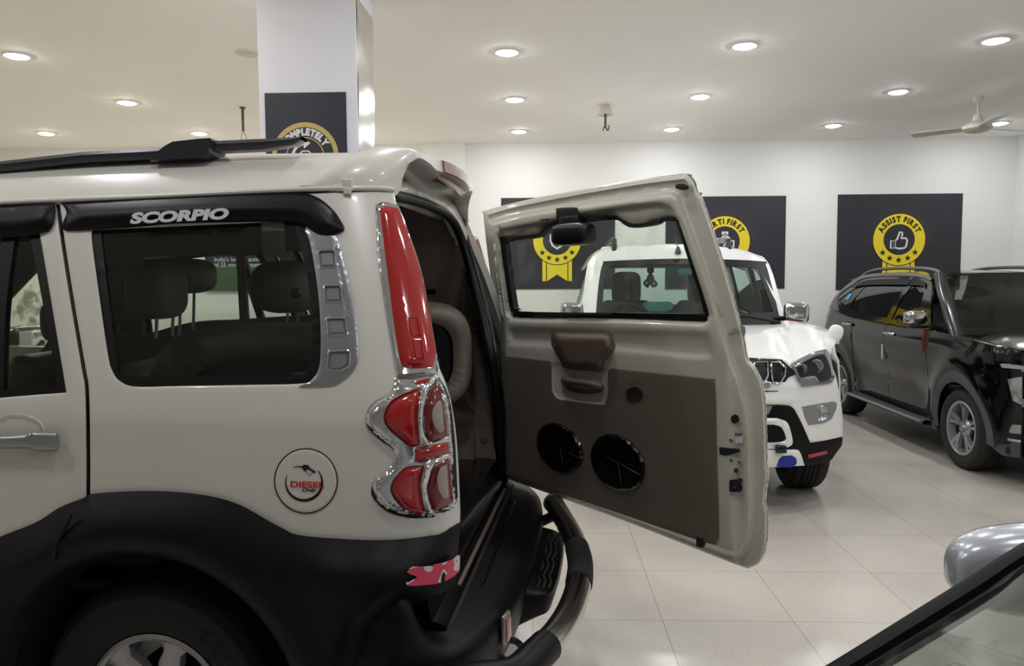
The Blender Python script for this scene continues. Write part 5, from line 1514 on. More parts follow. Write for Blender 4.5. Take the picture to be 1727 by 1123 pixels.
# side skins of the front wings
for s_ in (-1, 1):
    g = []
    for i in range(15):
        t = i / 14; y = .36 + .98 * t
        top_ = rows[i][-1]
        yy = max(top_.y, .33)
        g.append([Vector((s_ * x, yy + .0 * z, z)) for x, z in [(abs(top_.x), top_.z), (.90 + .01 * math.sin(math.pi * t), top_.z - .08), (.915, .85), (.92, .76 if .2 < t < .999 else .6)]])
    MB().grid(g, (-s_ * .01, 0, 0)).build('front_wing', 'white_paint', car2, sharp=60)
    g = []
    for i in range(21):
        a = math.radians(12 + 156 * i / 20)
        g.append([Vector((s_ * x, .80 - r * math.cos(a), .37 + r * math.sin(a))) for x, r in [(.86, .40), (.915, .405), (.92, .45), (.91, .50)]])
    MB().grid(g, (0, 0, 0)).build('wheel_arch_cladding', 'black_plastic', car2, sharp=40)
    g = MB().box((s_ * .72, .82, .75), (.40, .9, .03)).box((s_ * .52, .85, .55), (.03, .95, .5)).build('wheel_housing', 'dull_black', car2)
# windscreen, its surround and roof
def ws_fn(p): return 1.26 + (p.z - 1.18) * 1.15 + .16 * (abs(p.x) / .72) ** 2.2
WS = Surf(C2, 1, ws_fn, -1, 4.5, 9.5)
xL = lambda y: 0
wso = curve([(1003, 546, 1), (1007, 500), (1012, 460), (1017, 444), (1028, 440), (1150, 436), (1280, 440), (1292, 448), (1304, 490), (1318, 546, 1), (1160, 550)])
wsi = curve([(1016, 537, 1), (1017, 500), (1021, 460), (1028, 452), (1040, 449), (1150, 446), (1270, 452), (1281, 460), (1295, 500), (1304, 524, 1), (1290, 527), (1160, 531)])
panel('windscreen', wso, lambda x, y, o=0: WS(x, y, o), 'screen_glass', car2, sp=22, th=0, toward=C2.cl)
panel('windscreen_border', wso, lambda x, y, o=0: WS(x, y, o + .004), 'seal', car2, holes=[wsi], sp=14, th=.004, toward=C2.cl)
cab = curve([(976, 548, 1), (983, 500), (990, 450), (998, 432), (1012, 421), (1030, 415), (1150, 411.5), (1240, 419), (1275, 429), (1291, 437), (1302, 458), (1314, 500), (1327, 548, 1), (1318, 548, 1), (1300, 475), (1292, 448), (1280, 440), (1150, 436), (1028, 440), (1017, 444), (1010, 475), (1003, 548, 1)])
panel('windscreen_pillar', cab, lambda x, y, o=0: WS(x, y, o + .004), 'white_paint', car2, sp=10, th=.04, toward=C2.cl, relief=lambda x, y, d: .012 * sst(d / 5))
# roof
ft = [WS(x, y, .018) for x, y in [(984, 452), (998, 432), (1012, 421), (1035, 415), (1090, 412.5), (1150, 411.5), (1200, 414), (1250, 421), (1276, 429), (1292, 438), (1303, 460)]]
rows = []
for i in range(11):
    t = i / 10; row = []
    for j, p in enumerate(ft):
        v_ = p.copy(); v_.y = p.y + (4.25 - p.y) * t
        v_.z = p.z + (.035 * math.sin(math.pi * min(1, t * 1.1) * .6)) * (1 if 0 < j < 10 else .3)
        row.append(v_)
    rows.append(row)
MB().grid(rows, (0, 0, -.02)).build('roof', 'white_paint', car2, sharp=60)
MB().grid([[Vector((x, y, z - .03 - .03 * (abs(x) / .65) ** 2)) for x in (-.62, -.3, 0, .3, .62)] for y, z in [(2.25, ft[5].z - .03), (3, ft[5].z + .0), (4.2, ft[5].z)]], (0, 0, -.01)).build('headliner', 'headliner', car2)
for (a, b_) in [((1019, 424), (1043, 419)), ((1222, 422), (1232, 424))]:
    pass
for k, (xf, xb, yb_, yt) in enumerate([(1036, 1022, 424, 404), (1229, 1212, 422, 405)]):
    A = C2.P(xf, yb_, y=2.12); Bq = C2.P(xf, yt, y=2.2)
    mb = MB(); zt = Bq.z
    pts = [Vector((A.x, 2.10, A.z - .02)), Vector((A.x, 2.14, zt - .03)), Vector((A.x, 2.25, zt)), Vector((A.x, 3.0, zt + .01)), Vector((A.x * 1.0, 3.9, zt)), Vector((A.x, 4.05, A.z))]
    mb.tube(pts, .026, 10, sm=6).build('roof_rail', 'satin_black', car2, sharp=60)
q = C2.P(1143.5, 424, y=1.96)
t_ = C2.P(1139, 396, y=2.0)
MB().lathe([(0, .05), (.012, .045), (.026, .0), (.028, -.02), (0, -.02)], q, 2, 16).tube([q, Vector((t_.x, t_.y, t_.z))], .005, 6).build('antenna', 'satin_black', car2)
# mirrors
for (cx_, cy_, hw, hh, s_) in [(1342.5, 527, 20, 17, 1), (964, 519, 22, 9, -1)]:
    q = C2.P(cx_, cy_ + (0 if s_ > 0 else 8), y=1.42)
    m_ = MB().sell(q, (.098, .07, .085), .42, .42, 28, 18, Matrix.Rotation(math.radians(-6 * s_), 3, 'Z')).build('wing_mirror', 'chrome', car2, sharp=70)
    MB().box(q + Vector((-.02 * s_, -.055, -.062)), (.13, .03, .022), .006).build('indicator', 'dark_red_lens', m_)
    MB().box((q.x - s_ * .12, 1.46, q.z - .05), (.1, .05, .04), .01).build('mirror_arm', 'gloss_black', m_)
# small white blind-spot mirror on the wing corner
q = C2.P(1409, 562, y=.52)
bs = MB().sell(q, (.052, .03, .062), .8, .8, 24, 14, Matrix.Rotation(math.radians(18), 3, 'Y')).build('bonnet_mirror', 'white_paint', car2, sharp=70)
r0_ = C2.P(1385, 576, y=.55)
MB().tube([q + Vector((.02, .0, -.06)), q + Vector((.0, .0, -.062)), r0_, r0_ + Vector((-.03, .05, -.02))], .015, 10, sm=4).build('mirror_arm', 'white_paint', bs)
# wiper
MB().tube([C2.P(1235, 538, y=1.22), C2.P(1252, 533, y=1.22), C2.P(1280, 537, y=1.22), C2.P(1316, 544, y=1.2)], .012, 8, sm=5).build('wiper', 'seal', car2)
MB().box((0, 1.28, 1.165), (1.36, .16, .03), .01).build('cowl', 'seal', car2)
# interior
MB().box((0, 1.75, 1.12), (1.36, .55, .16), .05).build('dashboard', 'dull_black', car2)
for s_ in (-1, 1):
    MB().box((s_ * .38, 2.75, 1.05), (.5, .16, .62), .06, Matrix.Rotation(math.radians(-12), 3, 'X')).build('front_seat_back', 'seat_vinyl', car2, sharp=70)
    q = C2.P(1056, 486, y=2.85); xh = q.x if s_ < 0 else -q.x + .02
    MB().sell((xh, 2.85, q.z), (.15, .07, .17), .5, .5).build('front_headrest', 'seat_vinyl', car2, sharp=80)
sw = C2.P(1062, 525, y=2.0)
MB().tube([Vector((sw.x + .19 * math.cos(a), 2.0 + .07 * math.sin(a), sw.z - .12 + .17 * math.sin(a))) for a in [2 * math.pi * i / 28 for i in range(28)]], .014, 8, closed=True).build('steering_wheel', 'dull_black', car2)
MB().box((0, 3.55, .92), (1.3, .14, .7), .06).build('rear_seat_back', 'seat_vinyl', car2, sharp=70)
pd = [C2.P(x, y, y=1.62) for x, y in [(1084, 512), (1092, 509), (1130, 508.5), (1137, 514), (1134, 521), (1122, 525), (1096, 525), (1087, 519)]]
MB().add([p for p in pd] + [p + Vector((0, .02, .0)) for p in pd], [list(range(8)), list(range(8, 16))[::-1]] + [[i, (i + 1) % 8, (i + 1) % 8 + 8, i + 8] for i in range(8)]).build('dash_pad', 'teal_pad', car2)
q1, q2 = WS(1145, 453, -.02), WS(1169, 463, -.02)
MB().box(((q1.x + q2.x) / 2, q1.y + .03, (q1.z + q2.z) / 2), (q2.x - q1.x, .003, q1.z - q2.z), .001).build('windscreen_tag', 'teal_pad', car2)
# hanging doll is a thing of its own
dq = C2.P(1097, 471, y=2.05)
dl = thing('hanging_figure', 'dark soft toy figure hanging behind the windscreen of the white car', 'toy', C2)
hd_ = C2.P(1097, 455.5, y=2.05)
md = MB().sell(hd_, (.033, .03, .036), 1, 1, 20, 14).sell(dq, (.035, .03, .055), 1, 1, 20, 14)
fl_ = C2.P(1096, 484, y=2.05)
md.tube([dq + Vector((-.02, 0, .0)), dq + Vector((-.055, 0, -.03)), dq + Vector((-.04, 0, -.055))], .012, 8, sm=3).tube([dq + Vector((.02, 0, .0)), dq + Vector((.055, 0, -.045)), dq + Vector((.035, 0, -.065))], .012, 8, sm=3)
md.tube([dq + Vector((-.015, 0, -.04)), fl_ + Vector((-.03, -.01, 0))], .015, 8).tube([dq + Vector((.015, 0, -.04)), fl_ + Vector((.03, -.01, 0))], .015, 8)
md.tube([hd_, Vector((hd_.x, 2.05, WS(1097, 446, -.03).z + .02))], .0025, 6)
md.build('body', 'dull_black', dl, sharp=80)
# body sides, reused from the near car of the same make: car axes -> this frame
T2 = Matrix(((0, 1, 0, -WC), (1, 0, 0, 3.48), (0, 0, 1, -.02), (0, 0, 0, 1)))
def T2s(s_): return Matrix(((0, s_ * 1, 0, -s_ * WC), (1, 0, 0, 3.48), (0, 0, 1, -.02), (0, 0, 0, 1)))
reuse = ('quarter_panel', 'rear_door_panel', 'door_window_frame', 'door_window_glass', 'window_surround', 'quarter_window_glass', 'wheel_arch_cladding', 'rain_visor', 'vent_trim')
for o in list(near1):
    base = o.name.split('.')[0]
    if base in reuse:
        for s_ in (-1, 1): mirrored(o, car2, 0, 0, base, T2s(-s_), SW)
# front doors
for s_ in (-1, 1):
    panel('front_door_panel', [(1.34, .55), (1.34, 1.17), (1.50, 1.21), (2.02, 1.68), (2.28, 1.74), (2.28, .55)], lambda y, z, o=0: Vector((s_ * (.885 - lean(z) * .95 + o), y, z)), 'white_paint', car2, holes=[[(1.56, 1.21), (2.06, 1.64), (2.22, 1.66), (2.22, 1.21)]], sp=.1, th=.02, toward=(s_ * 9, 2, 1))
    panel('front_door_glass', [(1.50, 1.19), (2.02, 1.67), (2.26, 1.70), (2.26, 1.19)], lambda y, z, o=0: Vector((s_ * (.87 - lean(z) * .95 + o), y, z)), 'tint_glass', car2, sp=.3, th=0, toward=(s_ * 9, 2, 1))
    MB().box((s_ * .90, 1.8, .50), (.05, .95, .28), .02).build('sill_moulding', 'black_plastic', car2)
# rear panel with window, floor
RB = [(-.86, .45), (-.84, 1.2), (-.70, 1.80), (.70, 1.80), (.84, 1.2), (.86, .45)]
panel('rear_door', RB, lambda x, z, o=0: Vector((x, 4.30 - .28 * max(0, z - 1.2) - o, z)), 'white_paint', car2, holes=[[(-.66, 1.26), (-.58, 1.70), (.58, 1.70), (.66, 1.26)]], sp=.12, th=.05, toward=C2.cl)
MB().box((0, 2.7, .55), (1.6, 3.0, .06)).build('car_floor', 'dull_black', car2)
MB().box((0, .9, .62), (1.0, 1.1, .5), .05).build('engine_bay', 'dull_black', car2)
for s_ in (-1, 1):
    wheel('wheel', car2, (s_ * .90, .80, RW), RW, .245, .232, s_, style=10, nb=60, spokes=6)
    wheel('wheel', car2, (s_ * .90, 3.48, RW), RW, .245, .232, s_, style=10, nb=40, spokes=6)
# ================================================================== BLACK CAR on the right
C3 = Frame(3.42, 6.30, .8)
mat('arch_grey', (82, 80, 84), .7, noise=.2, nscale=8)
mat('trim_grey', (112, 110, 110), .4, .3)
RW3 = .335
WC3 = .895
car3 = thing('car', 'glossy black car with chrome mirrors and dusty grey wheel arches parked at the right', 'car', C3)
def lean3(z): 
    k = max(0, z - 1.02); return .26 * (k / .55) ** 1.2 + (.02 * sst((.75 - z) / .3))
def side3(p):
    x = lean3(p.z)
    if p.z < 1.02: x += .05 * ((1.02 - p.z) / .6) ** 2 * .6 - .02 * math.exp(-((p.z - .86) / .06) ** 2)
    if p.y > 2.9: x += .30 * min(1.5, (p.y - 2.9) / .55) ** 2.2
    if p.y < -.35: x += .45 * min(1.4, (-.35 - p.y) / .5) ** 2.2
    return x
S3 = Surf(C3, 0, side3, -1, 4.2, 13)
def chk(px, py):
    q = S3(px, py); return tuple(round(v, 2) for v in q)
print('c3', [chk(*p) for p in [(1632, 720), (1437, 640), (1400, 520), (1500, 600), (1600, 560), (1600, 470), (1450, 470), (1727, 640)]])
sides3 = []
def s3p(name, outl, mt, off=0, sp=9, th=.02, mir=True, **k):
    k.setdefault('sharp', 45)
    o = panel(name, outl, lambda x, y, o_=0: S3(x, y, o_ + off), mt, k.pop('parent', car3), sp=sp, th=th, toward=C3.cl, **k)
    if mir: sides3.append(o)
    return o
# lower body: doors, wings (pixel traced on the curved side)
arF = lambda r, y0, n=30, a0=-5, a1=185: [(y0 - r * math.cos(math.radians(a0 + (a1 - a0) * i / n)), RW3 + r * math.sin(math.radians(a0 + (a1 - a0) * i / n))) for i in range(n + 1)]
WB3 = 2.61
def L3m(y, z, o=0):
    p = Vector((0, y, z)); p.x = side3(p) - o; return p
belt = [(-.87, .80), (-.80, .90), (-.55, .975), (-.2, 1.01), (.15, 1.03), (.8, 1.05), (1.6, 1.08), (2.4, 1.11), (2.9, 1.14), (3.3, 1.12), (3.42, 1.0)]
AR = .375
low = belt + [(3.46, .75), (3.42, .36), (WB3 + AR + .02, .30)] + arF(AR, WB3)[::-1] + [(WB3 - AR - .02, .26), (AR + .02, .26)] + arF(AR, 0)[::-1] + [(-AR - .02, .30), (-.80, .36), (-.87, .55)]
def body3_rel(y, z, d):
    h = 0
    for y0 in (0, WB3):
        r = math.hypot(y - y0, z - RW3); h += .03 * math.exp(-((r - .46) / .10) ** 2)
    for yy in (.52, 1.38, 2.16):
        if abs(y - yy - (.05 * (z - .6) if yy > 2 else 0)) < .006: h -= .012
    # scooped lower doors
    h -= .028 * math.exp(-((z - .60) / .09) ** 2) * sst((y - .45) / .4) * sst((2.2 - y) / .5)
    h += .014 * math.exp(-((z - .93) / .035) ** 2)
    return h
def l3(name, poly, mt, off=0, sp=.05, th=.02, **k):
    o = panel(name, poly, lambda y, z, o_=0: L3m(y, z, o_ + off), mt, car3, sp=sp, th=th, toward=C3.cl, **k); sides3.append(o); return o
vg = []
for yy in (.52, 1.38, 2.16):
    vg.append((['open', [(yy, .30 + .04 * i) for i in range(19)]], [-.012, -.006, 0, .006, .012]))
l3('body_side', low, 'black_paint', 0, .035, relief=body3_rel, sharp=50, cont=vg)
# grey wheel arches
for y0 in (0, WB3):
    ring_ = arF(AR + .075, y0, 34, -8, 188) + arF(AR - .005, y0, 34, -8, 188)[::-1]
    l3('arch_moulding', ring_, 'arch_grey', .032, .03, .03, roll=.006, rollpx=.02)

l3('sill_moulding', [(.40, .235), (.44, .31), (2.16, .33), (2.2, .255)], 'arch_grey', .035, .06, .05, roll=.006, rollpx=.02)
# greenhouse
gh = [(.42, 1.035), (.52, 1.09), (.72, 1.30), (.96, 1.525), (1.2, 1.58), (1.9, 1.60), (2.6, 1.575), (2.85, 1.50), (3.05, 1.33), (3.22, 1.13), (2.9, 1.135), (2.4, 1.105), (1.6, 1.075), (.8, 1.045)]
w1_ = curve([(.80, 1.08, 1), (1.30, 1.095, 1), (1.32, 1.50, 1), (1.12, 1.49), (1.02, 1.44), (.92, 1.34)], 4)
w2_ = curve([(1.40, 1.10, 1), (2.52, 1.165, 1), (2.86, 1.24, 1), (2.62, 1.42), (2.42, 1.49), (2.2, 1.505), (1.42, 1.505, 1)], 4)
l3('greenhouse', gh, 'black_paint', 0, .045, holes=[w1_, w2_], sharp=50)
for w_ in (w1_, w2_):
    l3('side_glass', w_, 'dark_glass', -.008, .15, 0)
l3('window_post', [(2.46, 1.16), (2.49, 1.16), (2.42, 1.49), (2.39, 1.49)], 'gloss_black', -.002, .05, .01)
vz = curve([(.98, 1.455, 1), (1.06, 1.52), (1.2, 1.545), (1.36, 1.55, 1), (1.36, 1.495, 1), (1.1, 1.485)], 4)
l3('rain_visor', vz, 'black_plastic', .014, .03, .004)
l3('rain_visor', curve([(1.38, 1.55, 1), (2.0, 1.555), (2.5, 1.53), (2.7, 1.44, 1), (2.45, 1.475), (2.0, 1.49), (1.38, 1.495, 1)], 4), 'black_plastic', .014, .04, .004)
l3('c_pillar_trim', curve([(2.70, 1.12, 1), (3.20, 1.14, 1), (3.02, 1.36), (2.84, 1.53), (2.6, 1.60), (2.0, 1.625), (1.3, 1.61), (1.02, 1.57), (1.0, 1.545, 1), (1.3, 1.58), (2.0, 1.59), (2.55, 1.565), (2.74, 1.49), (2.93, 1.30)], 4), 'trim_grey', .01, .04, .01)
# tinted label
l3('window_sticker', [(2.60, 1.25), (2.70, 1.25), (2.69, 1.34), (2.60, 1.34)], 'blue_label', -.004, .1, .001)
# roof, rails, screens, bonnet, tail
zr3 = lambda y: 1.60 + .035 * math.sin(math.pi * min(1, max(0, (y - .95) / 2.0)))
rows = []
for i in range(13):
    y = .95 + 2.0 * i / 12; z0 = 1.585 - .03 * max(0, (y - 2.5)) * 2
    x0 = side3(Vector((0, y, z0)))
    rows.append([Vector((x0 + (2 * WC3 - 2 * x0) * t, y + .05 * (2 * t - 1) ** 2 * (1 if i == 0 else 0), z0 + (zr3(y) - z0 + .012) * (1 - abs(2 * t - 1) ** 3))) for t in [0, .04, .1, .2, .35, .5, .65, .8, .9, .96, 1]])
MB().grid(rows, (0, 0, -.02)).build('roof', 'black_paint', car3, sharp=60)
ws3 = []
for i in range(9):
    t = i / 8; y = .08 + .87 * t; z = 1.03 + .585 * t
    x0 = side3(Vector((0, y, z))) + .05
    ws3.append([Vector((x0 + (2 * WC3 - 2 * x0) * k / 12, y - .16 * (1 - (2 * k / 12 - 1) ** 2) * (1 - .5 * t), z)) for k in range(13)])
MB().grid(ws3).build('windscreen', 'dark_glass', car3, sharp=80)
def edge_strip(pts, wv, mt, name, th=.012):
    pass
for s_ in (0, 1):
    f_ = (lambda v: v) if s_ == 0 else (lambda v: Vector((2 * WC3 - v.x, v.y, v.z)))
    g = []
    for i in range(11):
        t = i / 10; y = .08 + .90 * t; z = 1.02 + .60 * t
        x0 = side3(Vector((0, y, z)))
        g.append([f_(Vector((x0 + .0, y + .07, z - .01))), f_(Vector((x0 - .002, y + .02, z + .002))), f_(Vector((x0 + .02, y - .015, z + .008))), f_(Vector((x0 + .065, y - .035, z + .002)))])
    MB().grid(g).build('windscreen_pillar', 'gloss_black', car3, sharp=60)
    rl = [f_(Vector((side3(Vector((0, y, 1.6))) + .05, y, z))) for y, z in [(.98, 1.60), (1.12, 1.64), (1.4, 1.66), (2.0, 1.67), (2.5, 1.65), (2.8, 1.585), (2.95, 1.50)]]
    MB().tube(rl, .018, 8, sm=5).build('roof_rail', 'trim_grey', car3, sharp=60)
MB().grid([[v + Vector((0, 0, .0)) for v in r] for r in [[Vector((x, y, z)) for x in np.linspace(.22, 2 * WC3 - .22, 7)] for y, z in [(.06, 1.045), (.12, 1.03), (.3, 1.0)]]]).build('cowl', 'seal', car3)
bn = []
for i in range(13):
    t = i / 12; y = .10 - .95 * t
    zc = 1.05 - .10 * t ** 2.2 - .0 * t; x0 = .10 + .14 * max(0, t - .55) ** 1.3 * 2; ze = 1.0 - .09 * t ** 1.6
    bn.append([Vector((x0 + (2 * WC3 - 2 * x0) * k / 16, y, ze + (zc - ze) * (1 - abs(k / 8 - 1) ** 5) + .014 * math.exp(-((abs(k / 8 - 1) - .62) / .1) ** 2))) for k in range(17)])
MB().grid(bn, (0, 0, -.01)).build('bonnet', 'black_paint', car3, sharp=60)
for s_ in (0, 1):   # wing crown between bonnet and side
    f_ = (lambda v: v) if s_ == 0 else (lambda v: Vector((2 * WC3 - v.x, v.y, v.z)))
    g = []
    for i in range(17):
        t = i / 16; y = .40 - 1.25 * t
        zz_ = np.interp(y, [b[0] for b in belt], [b[1] for b in belt]) 
        a0 = Vector((side3(Vector((0, y, zz_))), y, zz_)); tb = max(0, (.10 - y) / .95)
        e0 = Vector((.10 + .14 * max(0, tb - .55) ** 1.3 * 2, y, 1.0 - .09 * tb ** 1.6)) if y < .1 else Vector((.10, y, 1.0 + .06 * (y - .1)))
        g.append([f_(a0), f_(a0.lerp(e0, .45) + Vector((-.004, 0, .022))), f_(e0 + Vector((0, 0, .002)))])
    MB().grid(g, (0, 0, -.01)).build('front_wing', 'black_paint', car3, sharp=60)
# nose
def n3(x, z): return -.86 - .10 * (1 - ((x - WC3) / WC3) ** 2) + .1 * max(0, z - .7) + .35 * max(0, abs(x - WC3) / WC3 - .72) ** 1.5 * 3
rows = [[Vector((x, n3(x, z), z)) for x in np.linspace(.06, 2 * WC3 - .06, 21)] for z in (.26, .34, .45, .58, .72, .84, .94)]
MB().grid(rows, (0, .02, 0)).build('bumper_skin', 'black_paint', car3, sharp=50)
rows = [[Vector((x, n3(x, z) - .01, z)) for x in np.linspace(.34, 2 * WC3 - .34, 15)] for z in (.60, .72, .85)]
MB().grid(rows, (0, .01, 0)).build('grille', 'satin_chrome', car3, sharp=50)
for s_ in (0, 1):
    f_ = (lambda v: v) if s_ == 0 else (lambda v: Vector((2 * WC3 - v.x, v.y, v.z)))
    for (z0, z1, x1, mt) in [(.895, .935, .36, 'lamp_bowl'), (.72, .79, .30, 'chrome'), (.64, .70, .30, 'lamp_bowl')]:
        MB().grid([[f_(Vector((x, n3(x, z) - .014, z))) for x in np.linspace(.05, x1, 8)] for z in (z0, (z0 + z1) / 2, z1)], (0, .01, 0)).build('headlamp', mt, car3, sharp=50)
rows = [[Vector((x, n3(x, z) - .012, z)) for x in np.linspace(.1, 2 * WC3 - .1, 15)] for z in (.24, .30, .36)]
MB().grid(rows, (0, .02, 0)).build('lower_bumper', 'arch_grey', car3, sharp=50)
MB().grid([[Vector((x, n3(x, .43) - .02, z)) for x in np.linspace(.62, 1.17, 4)] for z in (.40, .50)], (0, .006, 0)).build('number_plate', 'white_sticker', car3)
# parts wrapping round the near front corner
s3p('headlamp', curve([(1699, 640, 1), (1712, 637), (1750, 634, 1), (1760, 690, 1), (1728, 684), (1708, 676, 1)]), 'chrome', .012, 8, .02, relief=lambda x, y, d: .006 * sst(d / 4) - .012 * sst((abs(y - 662) - 3) / 2) * sst((d - 4) / 3), t0=None) if False else s3p('headlamp', curve([(1699, 640, 1), (1712, 637), (1750, 634, 1), (1760, 690, 1), (1728, 684), (1708, 676, 1)]), 'lamp_bowl', .012, 6, .02, relief=lambda x, y, d: .006 * sst(d / 4) - .010 * sst((d - 4) / 3))
s3p('headlamp', curve([(1681, 607, 1), (1730, 611, 1), (1760, 616, 1), (1760, 626, 1), (1690, 620, 1)]), 'dull_silver', .012, 8, .01)
s3p('fog_lamp', curve([(1707, 716, 1), (1745, 718, 1), (1745, 734, 1), (1700, 730, 1)]), 'lamp_bowl', .012, 8, .01)
s3p('bumper_trim', curve([(1693, 738, 1), (1760, 748, 1), (1760, 753, 1), (1694, 742, 1)]), 'chrome', .016, 8, .01)
s3p('lower_bumper', curve([(1672, 733, 1), (1694, 737, 1), (1760, 752, 1), (1760, 778, 1), (1690, 768, 1), (1672, 752)]), 'arch_grey', .012, 8, .02)
for s_ in (0, 1):
    f_ = (lambda v: v) if s_ == 0 else (lambda v: Vector((2 * WC3 - v.x, v.y, v.z)))
    rb_ = MB().grid([[f_(Vector((x, y, z))) for x, z in [(.10, .30), (-.03, .315), (-.055, .30), (-.05, .275), (.1, .26)]] for y in (.46, .52, 1.3, 2.1, 2.16)]).build('running_board', 'arch_grey', car3, sharp=40)
    MB().tube([f_(Vector((-.058, y, .302))) for y in (.48, 1.3, 2.15)], .012, 8).build('board_edge', 'satin_chrome', rb_)
# tail
rows = [[Vector((x, y, z)) for x in np.linspace(x0, 2 * WC3 - x0, 9)] for (x0, y, z) in [(.30, 2.95, 1.56), (.24, 3.08, 1.40), (.2, 3.24, 1.15), (.22, 3.42, 1.10), (.22, 3.46, .8), (.24, 3.44, .4)]]
MB().grid(rows, (0, -.02, 0)).build('rear_door', 'black_paint', car3, sharp=50)
MB().box((WC3, 1.4, .28), (1.6, 3.9, .1), .03).build('underbody', 'dull_black', car3)
for o in list(sides3): mirrored(o, car3, 0, WC3)
# wheels, housing
for y0 in (0, WB3):
    for s_, x_ in ((-1, .03), (1, 2 * WC3 - .03)):
        wheel('wheel', car3, (x_, y0, RW3), RW3, .225, .218, s_, 'dusty_rubber', 'alloy', style=11, nb=60 if s_ < 0 else 24, spokes=5)
    MB().box((.30, y0, .62), (.34, .8, .03)).box((.46, y0, .45), (.03, .8, .4)).build('wheel_housing', 'interior_brown', car3)
# door handles and guard
for (y_, z_) in [(1.26, .955), (2.32, .985)]:
    h = MB().tube([L3m(y_ - .10, z_, .01), L3m(y_ - .07, z_ + .005, .04), L3m(y_ + .04, z_ + .008, .042), L3m(y_ + .08, z_ + .004, .01)], .013, 8, sm=4).build('door_handle', 'chrome', car3, sharp=60)
    MB().sell(L3m(y_ - .01, z_, .002), (.008, .06, .03), .8, .8).build('handle_cup', 'gloss_black', h)
MB().box(L3m(1.395, .80, .012), (.02, .018, .12), .006).build('door_guard', 'white_sticker', car3)
# wing mirror with chrome cap
for s_ in (0, 1):
    f_ = (lambda v: v) if s_ == 0 else (lambda v: Vector((2 * WC3 - v[0], v[1], v[2])))
    c_ = C3.P(1548, 538, x=-.10)
    mc_ = MB().sell(f_(Vector((-.12, c_.y, c_.z + .015))), (.095, .06, .062), .65, .65, 28, 16).build('wing_mirror', 'chrome', car3, sharp=80)
    MB().box(f_(Vector((-.10, c_.y + .01, c_.z - .065))), (.16, .08, .025), .01).build('mirror_base', 'gloss_black', mc_)
    MB().tube([f_(Vector((-.02, c_.y, c_.z - .06))), f_(Vector((.10, c_.y - .02, c_.z - .10)))], .03, 10).build('mirror_arm', 'gloss_black', mc_)
    MB().box(f_(Vector((-.12, c_.y + .055, c_.z + .01))), (.16, .006, .09), .003).build('mirror_glass', 'steel', mc_)
# interior
mat('pale_headrest', (150, 160, 150), .6)
for x_ in (.5, 1.3):
    MB().box((x_, 1.35, .95), (.5, .15, .6), .06, Matrix.Rotation(math.radians(-10), 3, 'X')).build('front_seat_back', 'seat_vinyl', car3, sharp=70)
    MB().sell((x_, 1.45, 1.36), (.13, .06, .10), .6, .6).build('front_headrest', 'seat_vinyl', car3, sharp=80)
MB().box((WC3, 2.5, .95), (1.4, .16, .6), .06).build('rear_seat_back', 'seat_vinyl', car3, sharp=70)
MB().box((WC3, .45, .98), (1.4, .5, .14), .05).build('dashboard', 'dull_black', car3)
MB().tube([Vector((.5 + .19 * math.cos(a), .78 + .06 * math.sin(a), 1.02 + .17 * math.sin(a))) for a in [2 * math.pi * i / 24 for i in range(24)]], .014, 8, closed=True).build('steering_wheel', 'dull_black', car3)
MB().box((WC3, 1.9, .5), (1.5, 2.8, .04)).build('car_floor', 'dull_black', car3)
def bumpz(z): return z + .068 * sst((z - .62) / .36) * (1 - sst((z - 1.22) / .33))
for o_ in car3.children:
    if o_.name.split('.')[0] in ('wing_mirror', 'headlamp', 'fog_lamp', 'wheel'): continue
    for q_ in [o_] + list(o_.children):
        if not q_.data.get('w'):
            for v_ in q_.data.vertices: v_.co.z = bumpz(v_.co.z)
            q_.data['w'] = 1
# red cloth tied to the mirror of the black car
cq = C3.P(1562, 560, x=-.20)
rc = MB()
for k in range(5):
    a = k * 1.25
    rc.tube([cq + Vector((.012 * math.cos(a), .012 * math.sin(a), .03)), cq + Vector((.014 * math.cos(a), .014 * math.sin(a), 0)), cq + Vector((.022 * math.cos(a) - .01, .02 * math.sin(a) - .01, -.08)), cq + Vector((.01 * math.cos(a) - .02, .01 * math.sin(a) - .02, -.15 - .02 * math.sin(a)))], lambda t: .008 * (1 - .5 * t), 8, sm=4)
tag(rc.build('cloth_tassel', 'red_cloth', None, sharp=80), 'dark red cloth tassel tied to the chrome mirror of the black car', 'tassel')
bpy.data.objects['cloth_tassel'].matrix_world = C3.M

# ================================================================== SILVER CAR in the lower right corner
PL = 1.32
mat('pillar_black', (7, 6, 6), .55, spec=.2)
mat('border_grey', (50, 46, 44), .5)
mat('dash_grey', (70, 72, 68), .6, noise=.1)
mat('seat_pale', (120, 122, 114), .7)
glass('grey_glass', (.34, .37, .34), 1.6, dirt=.05)
car4 = thing('car', 'silver car cut off in the lower right corner, black screen pillar and wing mirror showing', 'car', ROOM, loc=(0, 0, 0))
pA = [ROOM.P(x, y, y=PL) for x, y in [(1300, 1183), (1405, 1123), (1550, 1033), (1640, 977), (1727, 921.5), (1830, 868), (1960, 812)]]
pB = [ROOM.P(x, y, y=PL - .02) for x, y in [(1335, 1190), (1449, 1123), (1585, 1040), (1668, 988), (1727, 946), (1840, 885), (1975, 826)]]
pa_, pb2 = catmull(pA, 5), catmull(pB, 5)
MB().grid([[a_ + Vector((.0, .05, -.04)), a_ + Vector((0, .012, 0)), a_ + Vector((0, -.004, .003)), (a_ + b_) / 2 + Vector((0, -.010, .005)), b_, b_ + Vector((0, -.002, -.006))] for a_, b_ in zip(pa_, pb2)]).build('screen_pillar', 'pillar_black', car4, sharp=60)
g = []
